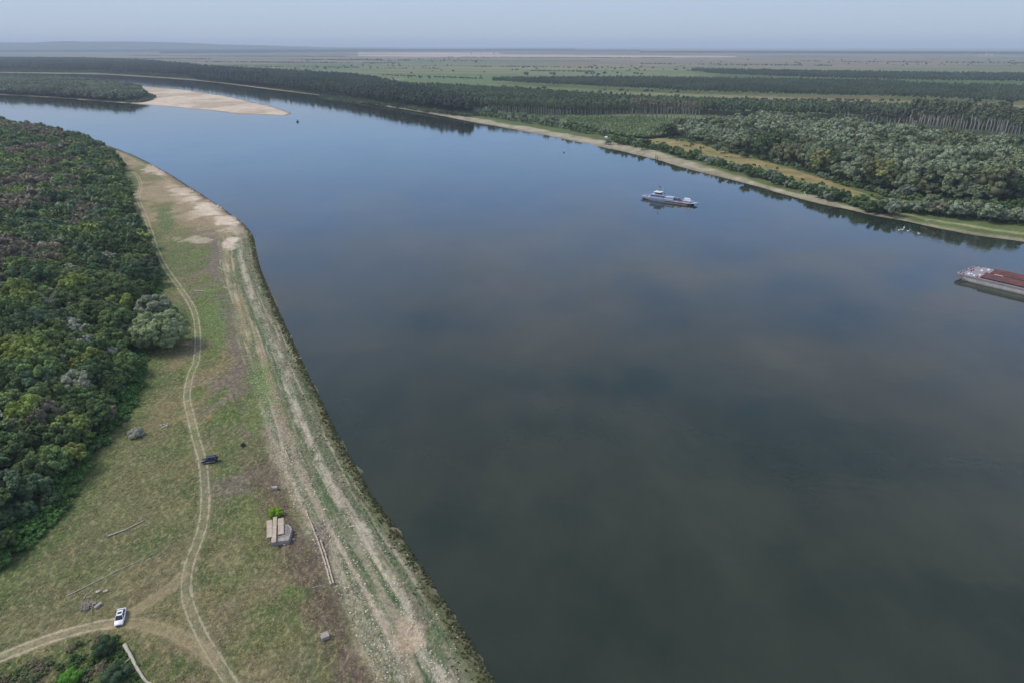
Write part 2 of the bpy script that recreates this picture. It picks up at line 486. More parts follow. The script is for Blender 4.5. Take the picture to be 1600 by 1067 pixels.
# ------------------------------------------------------------------ near bank
def build_left_bank():
    ys = [52.0]
    while ys[-1] < 1330: ys.append(ys[-1] * 1.0034)
    ys = np.array(ys)
    sh = np.array(LSH)
    xs_ = np.interp(ys, sh[:, 1], sh[:, 0])
    xleft = -0.80 * ys - 60
    off = [-14, -10, -7, -5, -3.5]
    while off[-1] < 70: off.append(off[-1] + 0.48)
    while off[-1] < 900: off.append(off[-1] * 1.035)
    off = np.array(off)
    X = xs_[:, None] - off[None, :]
    Y = np.repeat(ys[:, None], len(off), 1)
    X = X + (fbm(X / 6, Y / 6, 11, 2) - 0.5) * 0.0
    sh_ = X.shape
    x = X.ravel(); y = Y.ravel()
    s, arcs, _ = sdist(x, y, LSH); fd, _, _ = sdist(x, y, FEDGE)
    z = left_h(x, y, s, fd)
    px, py, zc_ = pix(x, y, z)
    # ---- colours of what grows or lies there
    w1 = (fbm(x / 14, y / 14, 21, 4) - 0.5); w2 = (fbm(x / 3.2, y / 3.2, 31, 4) - 0.5); w3 = fbm(x / 40, y / 40, 41, 3)
    w4 = fbm(x / 30, y / 34, 22, 3) - 0.5
    sw = s + w1 * 2.6 + w2 * 2.6 + w4 * 2.5
    k1 = fbm(arcs / 26, s / .9, 181, 4); k2 = fbm(arcs / 40 + 9, s / 1.6, 191, 4); k3 = fbm(arcs / 14, s / .6, 195, 3)
    C = np.zeros((len(x), 3))
    def lay(col, m):
        nonlocal C
        m = np.clip(m, 0, 1)[:, None]; C = C * (1 - m) + np.array(col)[None, :] * m
    grass = np.zeros(len(x)); peb = np.zeros(len(x))
    olive = sl(96, 98, 68); straw = sl(124, 112, 84); green = sl(76, 92, 54); bright = sl(76, 98, 48)
    purple = sl(106, 96, 92); brown = sl(94, 80, 72)
    lay(olive, np.ones(len(x)))
    lay(straw, ss(fbm(x / 22, y / 22, 51, 4), 0.46, 0.66) * 0.85)
    lay(green, ss(fbm(x / 17, y / 17, 61, 4), 0.50, 0.66) * 0.8)
    lay(straw, band(s, 30, 75, 12) * ss(-fd, 12, 30) * 0.4 * ss(fbm(x / 12, y / 12, 66, 3), 0.4, 0.6))
    lay(sl(70, 92, 48), (1 - ss(-fd, 2, 12)) * 0.8)           # lush grass along the wood
    far = ss(y, 330, 420)
    # the two meadow belts beside the track: green and grey purple weeds
    lay(purple, band(sw, 17, 25, 3) * ss(y, 170, 260) * 0.85)
    lay(purple, band(sw, 20, 38, 4) * ss(fbm(x / 16, y / 24, 71, 4), 0.44, 0.60) * 0.8)
    lay(green, band(sw, 24, 48, 4) * ss(fbm(x / 13, y / 22, 81, 4), 0.42, 0.58) * (0.4 + 0.45 * ss(y, 120, 190)))
    lay(bright, band(sw, 26, 42, 4) * ss(fbm(x / 9, y / 16, 91, 4), 0.56, 0.68) * (0.25 + 0.6 * ss(y, 120, 190)))
    lay(sl(108, 98, 78), band(sw, 20, 60, 6) * (1 - ss(y, 110, 150)) * ss(fbm(x / 5, y / 7, 95, 4), .42, .6) * .6)
    lay(brown, band(sw, 20.5, 28, 2.0) * (1 - ss(y, 150, 190)) * 0.9)
    lay(sl(120, 120, 70), band(sw, 15.5, 19, 1.2) * ss(y, 175, 230) * 0.8)
    grass = ss(s, 16, 24)
    # shore strips, from the water inland
    lay(sl(100, 98, 76), band(sw, 3.2, 8.4, 0.8))
    lay(sl(78, 94, 60), band(sw, 3.0, 8.6, 0.8) * ss(fbm(x / 5, y / 9, 101, 4), 0.42, 0.58) * 0.8)
    lay(sl(166, 158, 136), band(sw, 7.4, 9.8, 0.8) * 0.85 * ss(fbm(x / 3, y / 6, 172, 3), .25, .5))
    lay(sl(62, 84, 48), band(sw, 9.6, 12.8, 0.8) * (0.55 + 0.35 * ss(w3, 0.35, 0.6)))
    lay(sl(62, 86, 54), band(s + w2 * 4 + w4 * 3, 10, 14, 1.0) * (1 - ss(y, 130, 165)) * ss(fbm(x / 7, y / 10, 111, 3), 0.38, 0.5))
    lay(sl(124, 112, 90), band(sw, 13.0, 19.0, 1.6) * 0.8)
    lay(sl(100, 106, 70), band(sw, 12.0, 21, 1.5) * ss(fbm(x / 4, y / 8, 173, 4), .48, .60) * .75)
    lay(sl(146, 132, 110), band(sw, 14.0, 20.0, 1.4) * (1 - ss(y, 150, 220)) * 0.6)
    lay(sl(140, 128, 92), band(sw, 13.0, 17.5, 1.0) * ss(y, 190, 260) * 0.7)
    lay(sl(88, 90, 66), band(sw, -2, 2.6, 1.2) * 0.8)
    lay(sl(112, 104, 86), (1 - ss(s, 0.2, 2.2)) * ss(fbm(x / 2.5, y / 4, 171, 4), .45, .6) * .9)
    shz = band(s, 2.0, 20.5, 1.5) * (1 - ss(y, 405, 470))
    lay(sl(170, 160, 138), shz * ss(k1, .56, .66) * .6)
    lay(sl(68, 88, 52), shz * ss(k2, .48, .58) * .75)
    lay(sl(120, 110, 88), shz * ss(k3, .56, .66) * .5)
    lay(sl(160, 148, 126), band(s, 5, 19, 3) * (1 - ss(y, 120, 150)) * ss(fbm(arcs / 18, s / 2.2, 199, 4), .46, .6) * .6)
    peb = band(sw, 7.2, 10.0, 1.0) * 0.8 * ss(fbm(x / 5, y / 9, 174, 3), .3, .55) + band(sw, 13.0, 20.0, 1.4) * (0.6 - 0.4 * ss(y, 170, 240)) + band(sw, 3.0, 7, 1) * 0.35
    peb = peb + band(sw, 10, 13, 1) * 0.25
    grass = grass * (1 - ss(y, 420, 520) * 0.5)
    # bare sandy flat farther up the bank
    flat = ss(py, 395, 360) if False else ss(y, 405, 470)
    lay(sl(128, 112, 88), flat * ss(-fd, 4, 14) * 0.85)
    lay(sl(100, 106, 64), flat * band(-fd, 6, 30, 6) * ss(fbm(x / 18, y / 30, 121, 3), 0.40, 0.6) * 0.8)
    lay(sl(150, 134, 110), flat * ss(s, 4, 12) * ss(fbm(x / 20, y / 30, 131, 4), 0.44, 0.60) * 0.8)
    lay(sl(192, 178, 156), flat * band(s, 5, 60, 5) * ss(fbm(x / 15, y / 26, 141, 5), 0.52, 0.62) * ss(-fd, 25, 45))
    for (cx, cy, rx, ry, k) in ((355, 345, 22, 8, .9), (330, 322, 30, 7, .7), (362, 383, 14, 12, .9), (285, 300, 30, 8, .5), (300, 375, 26, 6, .5), (245, 265, 25, 8, .6)):
        q = ((px - cx) / rx) ** 2 + ((py - cy) / ry) ** 2 + (fbm(x / 6, y / 9, 151, 4) - 0.5) * 3.2
        lay(sl(200, 184, 164), (1 - ss(q, 0.3, 1.3)) * k)
    for (cx, cy, rx, ry, k, cc) in ((258, 345, 14, 22, .8, (70, 96, 56)), (335, 500, 26, 40, .7, (80, 110, 58)), (330, 452, 22, 16, .6, (86, 108, 56)), (405, 620, 26, 50, .6, (88, 116, 46)),
                                 (640, 990, 26, 34, .8, (170, 150, 126)), (465, 925, 22, 14, .6, (80, 108, 50)), (400, 800, 30, 40, .3, (100, 110, 60)), (462, 1010, 60, 70, .35, (90, 100, 56)),
                                 (500, 870, 16, 55, .85, (88, 74, 68)), (505, 950, 30, 50, .6, (92, 80, 72)), (355, 870, 30, 30, .5, (120, 112, 84)), (150, 1040, 150, 42, .9, (66, 86, 44)), (60, 1050, 40, 20, .4, (110, 96, 76))):
        q = ((px - cx) / rx) ** 2 + ((py - cy) / ry) ** 2 + (fbm(x / 4, y / 5, 161, 4) - 0.5) * 2.4
        lay(sl(*cc), (1 - ss(q, 0.3, 1.4)) * k)
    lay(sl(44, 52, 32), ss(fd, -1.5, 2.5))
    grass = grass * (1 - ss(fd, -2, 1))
    att = {'grass': grass, 'pebble': np.clip(peb, 0, 1) * (1 - ss(fd, -3, 0))}
    for nm, tr in (('track_a', T_MAIN), ('track_b', T_LEFT), ('track_c', T_EAST), ('track_d', T_UP)):
        d, arc, tot = sdist(x, y, tr)
        e = np.minimum(arc, tot - arc)
        if nm in ('track_c', 'track_d'): d = np.sign(d + 1e-6) * (np.abs(d) + 3.0 * (1 - ss(e, 0, 4)))
        else: d = np.sign(d + 1e-6) * (np.abs(d) + 3.0 * (1 - ss(e, 0, 0.5)))
        att[nm] = np.clip(d, -20, 20)
    nr, nc = sh_
    i = np.arange(nr * nc).reshape(sh_)
    F = np.stack([i[:-1, :-1].ravel(), i[:-1, 1:].ravel(), i[1:, 1:].ravel(), i[1:, :-1].ravel()], 1)[:, ::-1]
    keep = (X < 1e9).ravel()
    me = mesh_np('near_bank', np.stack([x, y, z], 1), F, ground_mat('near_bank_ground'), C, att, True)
    o = link('near_bank', me); tag(o, 'grassy near riverbank with shore strips', kind='structure')
build_left_bank()

# ------------------------------------------------------------------ far bank and plain
far_px = [(-500, 108), (-200, 112), (0, 114), (142, 116), (202, 119), (304, 126), (405, 138), (470, 146), (530, 154), (597, 166), (665, 177), (732, 190), (800, 202), (867, 215), (935, 229),
          (1002, 244), (1070, 263), (1154, 284), (1239, 308), (1323, 328), (1407, 345), (1509, 365), (1600, 378), (1760, 398), (2000, 420), (2500, 450), (3400, 480)]
FSH = smooth([P(*p) for p in far_px], 3)
ORANGE = [P(x, y, 3)[:2] for x, y in [(1012, 215), (1055, 218), (1100, 227), (1150, 241), (1200, 254), (1250, 268), (1300, 284), (1350, 302), (1385, 318), (1340, 313), (1300, 304), (1225, 285), (1175, 269), (1125, 255), (1075, 243), (1020, 226)]]

def far_h(x, y, s=None):
    x = np.asarray(x, float); y = np.asarray(y, float)
    if s is None: s = sdist(x, y, FSH)[0]
    s = s + (fbm(x / 22, y / 22, 58, 4) - 0.5) * 7 * (1 - ss(s, 8, 20))
    z = np.where(s < 0, np.maximum(s * 0.2, -3), 0) + ss(s, -1, 8) * 1.3 + ss(s, 8, 22) * 1.4
    return z + (fbm(x / 25, y / 25, 9, 3) - 0.5) * 0.8 * ss(s, 4, 20)

def build_far_bank():
    az = np.radians(np.linspace(-62, 74, 1150))
    sh = np.array(FSH); sa = np.arctan2(sh[:, 0], sh[:, 1]); sr = np.hypot(sh[:, 0], sh[:, 1])
    rs = np.interp(az, sa, sr)
    t = [-16, -8, -3, 0, 2]
    while t[-1] < 60: t.append(t[-1] + 2.2)
    while t[-1] < 52000: t.append(t[-1] * 1.017)
    t = np.array(t)
    A = np.repeat(az[:, None], len(t), 1)
    k = 1.0 + 0 * rs
    R = rs[:, None] + t[None, :] * k[:, None]
    x = (R * np.sin(A)).ravel(); y = (R * np.cos(A)).ravel()
    s = np.abs(sdist(x, y, FSH)[0]) * np.sign(np.tile(t, len(az)) + 1e-6)
    z = far_h(x, y, s)
    # hills along the left horizon
    r = np.hypot(x, y); a = np.degrees(np.arctan2(x, y))
    hill = ss(r, 15000, 19000) * (1 - ss(a, -34, -5) * 0.86) * (90 + 170 * fbm(a / 5 + 3, r / 9000, 77, 4)) * (1 - ss(a, 2, 12) * 0.8)
    z = z + hill
    C = np.zeros((len(x), 3))
    def lay(col, m):
        nonlocal C
        m = np.clip(m, 0, 1)[:, None]; C = C * (1 - m) + np.array(col)[None, :] * m
    # field mosaic: long parcels
    th = radians(-12)
    u = x * cos(th) + y * sin(th); v = -x * sin(th) + y * cos(th)
    v = v + (fbm(u / 900, v / 900, 15, 2) - 0.5) * 300
    vi = np.floor(v / (180 + 0 * v)); ui = np.floor(u / 700 + _h(vi, vi * 0, 5) * 3)
    hsh = _h(ui, vi, 13); hs2 = _h(ui, vi, 29)
    v2 = np.floor(v / 900); u2 = np.floor(u / 2600 + _h(v2, v2 * 0, 5) * 3); big = _h(u2, v2, 19)
    lay(sl(88, 104, 66), np.ones(len(x)))
    lay(sl(102, 110, 76), (hsh > 0.55) * 0.7)
    lay(sl(82, 100, 62), (hsh < 0.25) * 0.6)
    lay(sl(134, 118, 92), ((hs2 > 0.80) & (r > 1500)) * 0.5)
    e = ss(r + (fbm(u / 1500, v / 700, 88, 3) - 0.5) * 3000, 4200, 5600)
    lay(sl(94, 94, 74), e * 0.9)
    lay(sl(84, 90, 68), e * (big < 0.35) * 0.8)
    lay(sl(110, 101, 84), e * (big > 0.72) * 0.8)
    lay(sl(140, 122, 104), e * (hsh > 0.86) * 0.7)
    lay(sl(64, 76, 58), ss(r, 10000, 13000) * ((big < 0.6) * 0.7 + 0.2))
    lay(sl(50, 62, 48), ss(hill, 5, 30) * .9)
    lay(sl(186, 162, 142), inpoly(x, y, [P(*q, 3) for q in [(560, 86), (700, 85), (1150, 88), (1150, 90), (760, 90), (560, 88.5)]]) * 0.7)
    lay(sl(206, 186, 168), inpoly(x, y, [P(*q, 3) for q in [(560, 83), (780, 83), (780, 84.5), (560, 84.5)]]) * 0.8)
    # bank
    wv = (fbm(x / 30, y / 30, 23, 4) - 0.5)
    near = ss(x, 80, 140)
    fx, fy, _ = pix(x, y, z)
    beachw = 0.85 * np.interp(fx, [0, 300, 450, 530, 650, 800, 1000, 1100, 1200, 1330, 1390, 1420], [4, 5, 7, 12, 17, 22, 24, 16, 9, 7, 4, 3]) * (.75 + .5 * fbm(x / 90, y / 90, 33, 2))
    lay(sl(60, 74, 46), (1 - ss(fx, 480, 640)) * (1 - ss(s, 40, 120)))
    lay(sl(84, 96, 56), (1 - ss(s, 90, 160)))
    lay(sl(84, 96, 58), band(s + wv * 12, 10, 90, 8) * 0.6)
    lay(sl(150, 142, 124), (1 - ss(s + wv * (10 + beachw * .5), beachw, beachw * 1.2 + 4)) * (.65 + .35 * ss(fbm(x / 9, y / 9, 37, 3), .35, .6)))
    lay(sl(126, 118, 100), (1 - ss(s + wv * 6, 2.5, 5)) * 0.75)
    rightlawn = ss(x, P(1390, 340)[0], P(1420, 344)[0]) * (x < 900)
    lay(sl(84, 96, 58), rightlawn * band(s + wv * 8, 7, 24, 2) )
    lay(sl(156, 150, 118), rightlawn * band(s + wv * 8, 13, 15.5, 1.2) * 0.7)
    lay(sl(74, 62, 48), (1 - ss(s, -1, 0.5)))
    o_ = inpoly(x, y, ORANGE)
    lay(sl(136, 122, 84), o_ * (0.7 + 0.3 * ss(fbm(x / 8, y / 8, 43, 3), .4, .6)))
    lay(sl(92, 104, 58), o_ * ss(fbm(x / 14, y / 14, 47, 4), .55, .65) * 0.6)
    nr, nc = len(az), len(t)
    i = np.arange(nr * nc).reshape(nr, nc)
    F = np.stack([i[:-1, :-1].ravel(), i[:-1, 1:].ravel(), i[1:, 1:].ravel(), i[1:, :-1].ravel()], 1)
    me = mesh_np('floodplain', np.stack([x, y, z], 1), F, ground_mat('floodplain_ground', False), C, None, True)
    o = link('floodplain', me); tag(o, 'far riverbank and wide plain of fields', kind='structure')
build_far_bank()

# water: one sheet
wv_ = np.array([(-9000, 30, 0), (3500, 30, 0), (3500, 9000, 0), (-9000, 9000, 0)], float)
WATER = water_mat()
o = link('river', mesh_np('river', wv_, np.array([[0, 1, 2, 3]]), WATER)); tag(o, 'wide calm river', kind='structure')

# island with sandbar
ISL = [P(x, y)[:2] for x, y in [(-260, 138), (-120, 143), (0, 148.5), (84, 153), (169, 159.5), (212, 162.5), (240, 160), (252, 153), (240, 146), (215, 141), (170, 133), (100, 126), (0, 121.5), (-260, 119)]]
BAR = [P(x, y)[:2] for x, y in [(196, 134), (290, 141), (354, 151), (422, 166), (445, 173), (454, 178), (446, 181), (432, 180.5), (371, 179), (337, 174), (270, 167.5), (212, 163), (200, 150)]]
def build_patch(name, poly, hmax, slope, colf, step, label):
    ps = np.array(poly); x0, y0 = ps.min(0) - 30; x1, y1 = ps.max(0) + 30
    X, Y = np.meshgrid(np.arange(x0, x1, step), np.arange(y0, y1, step * 1.6), indexing='ij')
    x = X.ravel(); y = Y.ravel()
    d = np.abs(sdist(x, y, list(ps) + [ps[0]])[0]); ins = inpoly(x, y, poly)
    s = np.where(ins, d, -d)
    s = s + (fbm(x / 40, y / 40, 5, 3) - 0.5) * 8
    z = np.clip(s * slope, -2, hmax)
    C = colf(x, y, s)
    nr, nc = X.shape; i = np.arange(nr * nc).reshape(nr, nc)
    F = np.stack([i[:-1, :-1].ravel(), i[:-1, 1:].ravel(), i[1:, 1:].ravel(), i[1:, :-1].ravel()], 1)[:, ::-1]
    k = (s.reshape(X.shape) > -25); kf = (k[:-1, :-1] | k[1:, 1:]).ravel()
    o = link(name, mesh_np(name, np.stack([x, y, z], 1), F[kf], ground_mat(name + '_ground', False), C, None, True)); tag(o, label, kind='structure')
def barc(x, y, s):
    a = sl(164, 150, 132)[None]; b = sl(186, 172, 154)[None]; m = ss(fbm(x / 60, y / 90, 3, 4), .4, .6)[:, None]
    c = a * (1 - m) + b * m; e = (1 - ss(s, 2, 8))[:, None]; return c * (1 - e) + sl(120, 108, 92)[None] * e
def islc(x, y, s):
    e = (1 - ss(s, 6, 14))[:, None]; return sl(70, 82, 50)[None] * (1 - e) + sl(160, 148, 124)[None] * e
build_patch('sandbar', BAR, 1.3, 0.05, barc, 5, 'pale sandbar trailing from the wooded island')
build_patch('island', ISL, 2.5, 0.12, islc, 7, 'low wooded island')

# ------------------------------------------------------------------ trees
def ico(sub):
    bm = bmesh.new(); bmesh.ops.create_icosphere(bm, subdivisions=sub, radius=1)
    V = np.array([v.co[:] for v in bm.verts]); F = np.array([[v.index for v in f.verts] for f in bm.faces]); bm.free()
    return V, F
ICO = {1: ico(1), 2: ico(2), 3: ico(3)}

def crown_arr(seed, R, Hc, z0, nl, leaves, ls, sub=1, lr=(0.30, 0.46), core=0.86, droop=0.0, tall=False, tv=0.34, subl=0):
    """a crown: lobes set round an ellipsoid, each a rough solid body with many small leaf triangles standing off it"""
    r = np.random.default_rng(seed)
    cs = []; rs_ = []
    for i in range(nl):
        ph = i * 2.39996 + r.normal() * 0.35
        zz = -0.55 + 1.5 * ((i + 0.5) / nl) + r.normal() * 0.08
        zz = np.clip(zz, -0.8, 0.95)
        rr = sqrt(max(0.02, 1 - zz * zz))
        k = 0.62 + 0.16 * r.random()
        cs.append((R * k * rr * cos(ph), R * k * rr * sin(ph), z0 + Hc * 0.5 + Hc * 0.5 * k * zz * 1.05))
        rs_.append((R if not tall else R * 1.25) * r.uniform(*lr))
    cs.append((0, 0, z0 + Hc * 0.5)); rs_.append(R * 0.55)
    cs = np.array(cs); rs_ = np.array(rs_)
    zs = np.ones(len(cs)) * (0.85 if not tall else 1.5); zs[-1] = Hc / R * 0.62
    iv, if_ = ICO[sub]
    VV = []; FF = []; TT = []; n = 0
    ct = 1 + r.normal(0, 0.10, len(cs))
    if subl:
        for c, q, k, t_ in zip(cs, rs_, zs, ct):        # inner body of each bough, its shade put into a darker tint
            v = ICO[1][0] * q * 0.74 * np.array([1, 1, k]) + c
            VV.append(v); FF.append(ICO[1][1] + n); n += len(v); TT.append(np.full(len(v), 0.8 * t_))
        c2 = []; r2 = []; z2 = []; t2 = []
        for j, (c, q, k) in enumerate(zip(cs[:-1], rs_[:-1], zs[:-1])):
            for i in range(subl):
                d_ = r.normal(size=3); d_ /= np.linalg.norm(d_)
                o_ = c - np.array([0, 0, z0 + Hc * 0.4]); o_ /= np.linalg.norm(o_) + 1e-6
                d_ = d_ * 0.8 + o_ * 0.55 + np.array([0, 0, 0.2]); d_ /= np.linalg.norm(d_)
                c2.append(c + d_ * q * r.uniform(0.62, 0.92) * np.array([1, 1, k])); r2.append(q * r.uniform(0.30, 0.46)); z2.append(0.8); t2.append(ct[j] * (1 + r.normal(0, 0.12)))
        cs, rs_, zs, ct = np.array(c2), np.array(r2), np.array(z2), np.array(t2)
    for c, q, k, t_ in zip(cs, rs_, zs, ct):
        nz = 1 + (r.random(len(iv)) - 0.5) * 0.5
        v = iv * nz[:, None] * q * core * np.array([1, 1, k]) + c
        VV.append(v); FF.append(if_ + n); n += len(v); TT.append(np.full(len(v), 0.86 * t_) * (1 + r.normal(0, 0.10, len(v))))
    w_ = rs_ ** 2; w_ = w_ / w_.sum()
    li = r.choice(len(cs), leaves, p=w_)
    d = r.normal(size=(leaves, 3)); d /= np.linalg.norm(d, axis=1)[:, None]
    d[:, 2] = np.where(d[:, 2] < -0.35, -d[:, 2], d[:, 2])
    p = cs[li] + d * (rs_[li] * r.uniform(0.86, 1.10, leaves))[:, None] * np.stack([np.ones(leaves), np.ones(leaves), zs[li]], 1)
    if droop: p[:, 2] -= droop * np.abs(r.random(leaves)) * ls * 2
    ok = np.ones(leaves, bool)
    for j in range(len(cs)):
        dd = (p - cs[j]) / np.array([1, 1, zs[j]])
        ok &= ~((np.linalg.norm(dd, axis=1) < rs_[j] * 0.78) & (li != j))
    p = p[ok]; d = d[ok]; m = len(p)
    nrm = d + r.normal(0, 0.55, (m, 3)) + np.array([0, 0, 0.25]); nrm /= np.linalg.norm(nrm, axis=1)[:, None]
    a = np.cross(nrm, r.normal(size=(m, 3))); a /= np.linalg.norm(a, axis=1)[:, None] + 1e-9
    b = np.cross(nrm, a)
    s = ls * r.uniform(0.6, 1.35, m)[:, None]
    v = np.stack([p + a * s, p - a * s * 0.5 + b * s * 0.8, p - a * s * 0.5 - b * s * 0.8], 1).reshape(-1, 3)
    VV.append(v); FF.append(np.arange(m * 3).reshape(-1, 3) + n)
    lt = ct[li[ok]]
    t = lt * (1.0 + r.uniform(-tv, tv, m)); TT.append(np.repeat(t, 3))
    return np.concatenate(VV), np.concatenate(FF), np.clip(np.concatenate(TT), 0.3, 2)

def crown_mesh(name, arr):
    V, F, T = arr
    return mesh_np(name, V, F, LEAF, np.repeat(T[:, None], 3, 1))

def merge(arrs, items, name):
    """items: (variant, x, y, z, rot, scale, zscale, colour) -> one mesh"""
    VV = []; FF = []; CC = []; n = 0
    by = {}
    for it in items: by.setdefault(it[0], []).append(it[1:])
    for k, lst in by.items():
        V, F, T = arrs[k]
        A = np.array([[a[0], a[1], a[2], a[3], a[4], a[5]] for a in lst]); K = np.array([a[6] for a in lst])
        c, s = np.cos(A[:, 3]), np.sin(A[:, 3])
        X = (V[None, :, 0] * c[:, None] - V[None, :, 1] * s[:, None]) * A[:, 4:5] + A[:, 0:1]
        Y = (V[None, :, 0] * s[:, None] + V[None, :, 1] * c[:, None]) * A[:, 4:5] + A[:, 1:2]
        Z = V[None, :, 2] * (A[:, 4] * A[:, 5])[:, None] + A[:, 2:3]
        m = len(lst)
        VV.append(np.stack([X, Y, Z], 2).reshape(-1, 3))
        FF.append((F[None] + (np.arange(m) * len(V))[:, None, None]).reshape(-1, 3) + n)
        CC.append((T[None, :, None] * K[:, None, :]).reshape(-1, 3))
        n += m * len(V)
    return mesh_np(name, np.concatenate(VV), np.concatenate(FF), LEAF, np.concatenate(CC))

def trunk_mesh(name, h, r, mat, seed=0, limbs=4, spread=0.5, k=7):
    q = random.Random(seed); m = MB()
    top = (q.uniform(-.3, .3), q.uniform(-.3, .3), h)
    m.tube([(0, 0, -0.6), (q.uniform(-.1, .1), q.uniform(-.1, .1), h * 0.45), top], [r * 1.25, r * 0.85, r * 0.3], k)
    for i in range(limbs):
        a = i * 2.4 + q.uniform(-.4, .4); z = h * q.uniform(0.35, 0.7); l = h * spread * q.uniform(.5, .9)
        m.tube([(0, 0, z), (cos(a) * l * .5, sin(a) * l * .5, z + l * .45), (cos(a) * l, sin(a) * l, z + l * .8)], [r * .5, r * .35, r * .12], 5)
    return m.mesh(name, mat, True)

def scatter(region, spacing, bbox, seed):
    r = np.random.default_rng(seed)
    x0, x1, y0, y1 = bbox
    X, Y = np.meshgrid(np.arange(x0, x1, spacing), np.arange(y0, y1, spacing), indexing='ij')
    X = X + (np.arange(X.shape[1]) % 2)[None, :] * spacing * 0.5
    x = X.ravel() + r.uniform(-.38, .38, X.size) * spacing; y = Y.ravel() + r.uniform(-.38, .38, X.size) * spacing
    m = region(x, y)
    return x[m], y[m]

def inview(x, y, z, mx=40, top=-50, bot=1110):
    px, py, zz = pix(x, y, z)
    return (px > -mx) & (px < 1600 + mx) & (py < bot) & (py > top) & (y > 10)

# --- broadleaf prototypes for the near wood: near (detailed), mid, far
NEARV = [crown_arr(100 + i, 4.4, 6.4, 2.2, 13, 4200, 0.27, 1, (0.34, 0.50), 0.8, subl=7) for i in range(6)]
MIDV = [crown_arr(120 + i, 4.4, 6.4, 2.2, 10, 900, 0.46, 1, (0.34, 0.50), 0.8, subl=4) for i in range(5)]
FARV = [crown_arr(140 + i, 4.6, 6.6, 1.5, 9, 260, 0.85, 1) for i in range(4)]
BUSHV = [crown_arr(160 + i, 1.0, 1.45, 0.0, 8, 700, 0.11, 1, (0.34, 0.5), 0.8, subl=4) for i in range(4)]
BUSHF = [crown_arr(170 + i, 1.0, 1.25, 0.0, 6, 110, 0.24, 1) for i in range(3)]

KINDS = {'dark green': (84, 104, 62), 'mid green': (104, 124, 74), 'yellow green': (132, 146, 76), 'grey brown': (122, 116, 96), 'silvery grey': (158, 162, 144), 'bluish green': (88, 110, 78)}

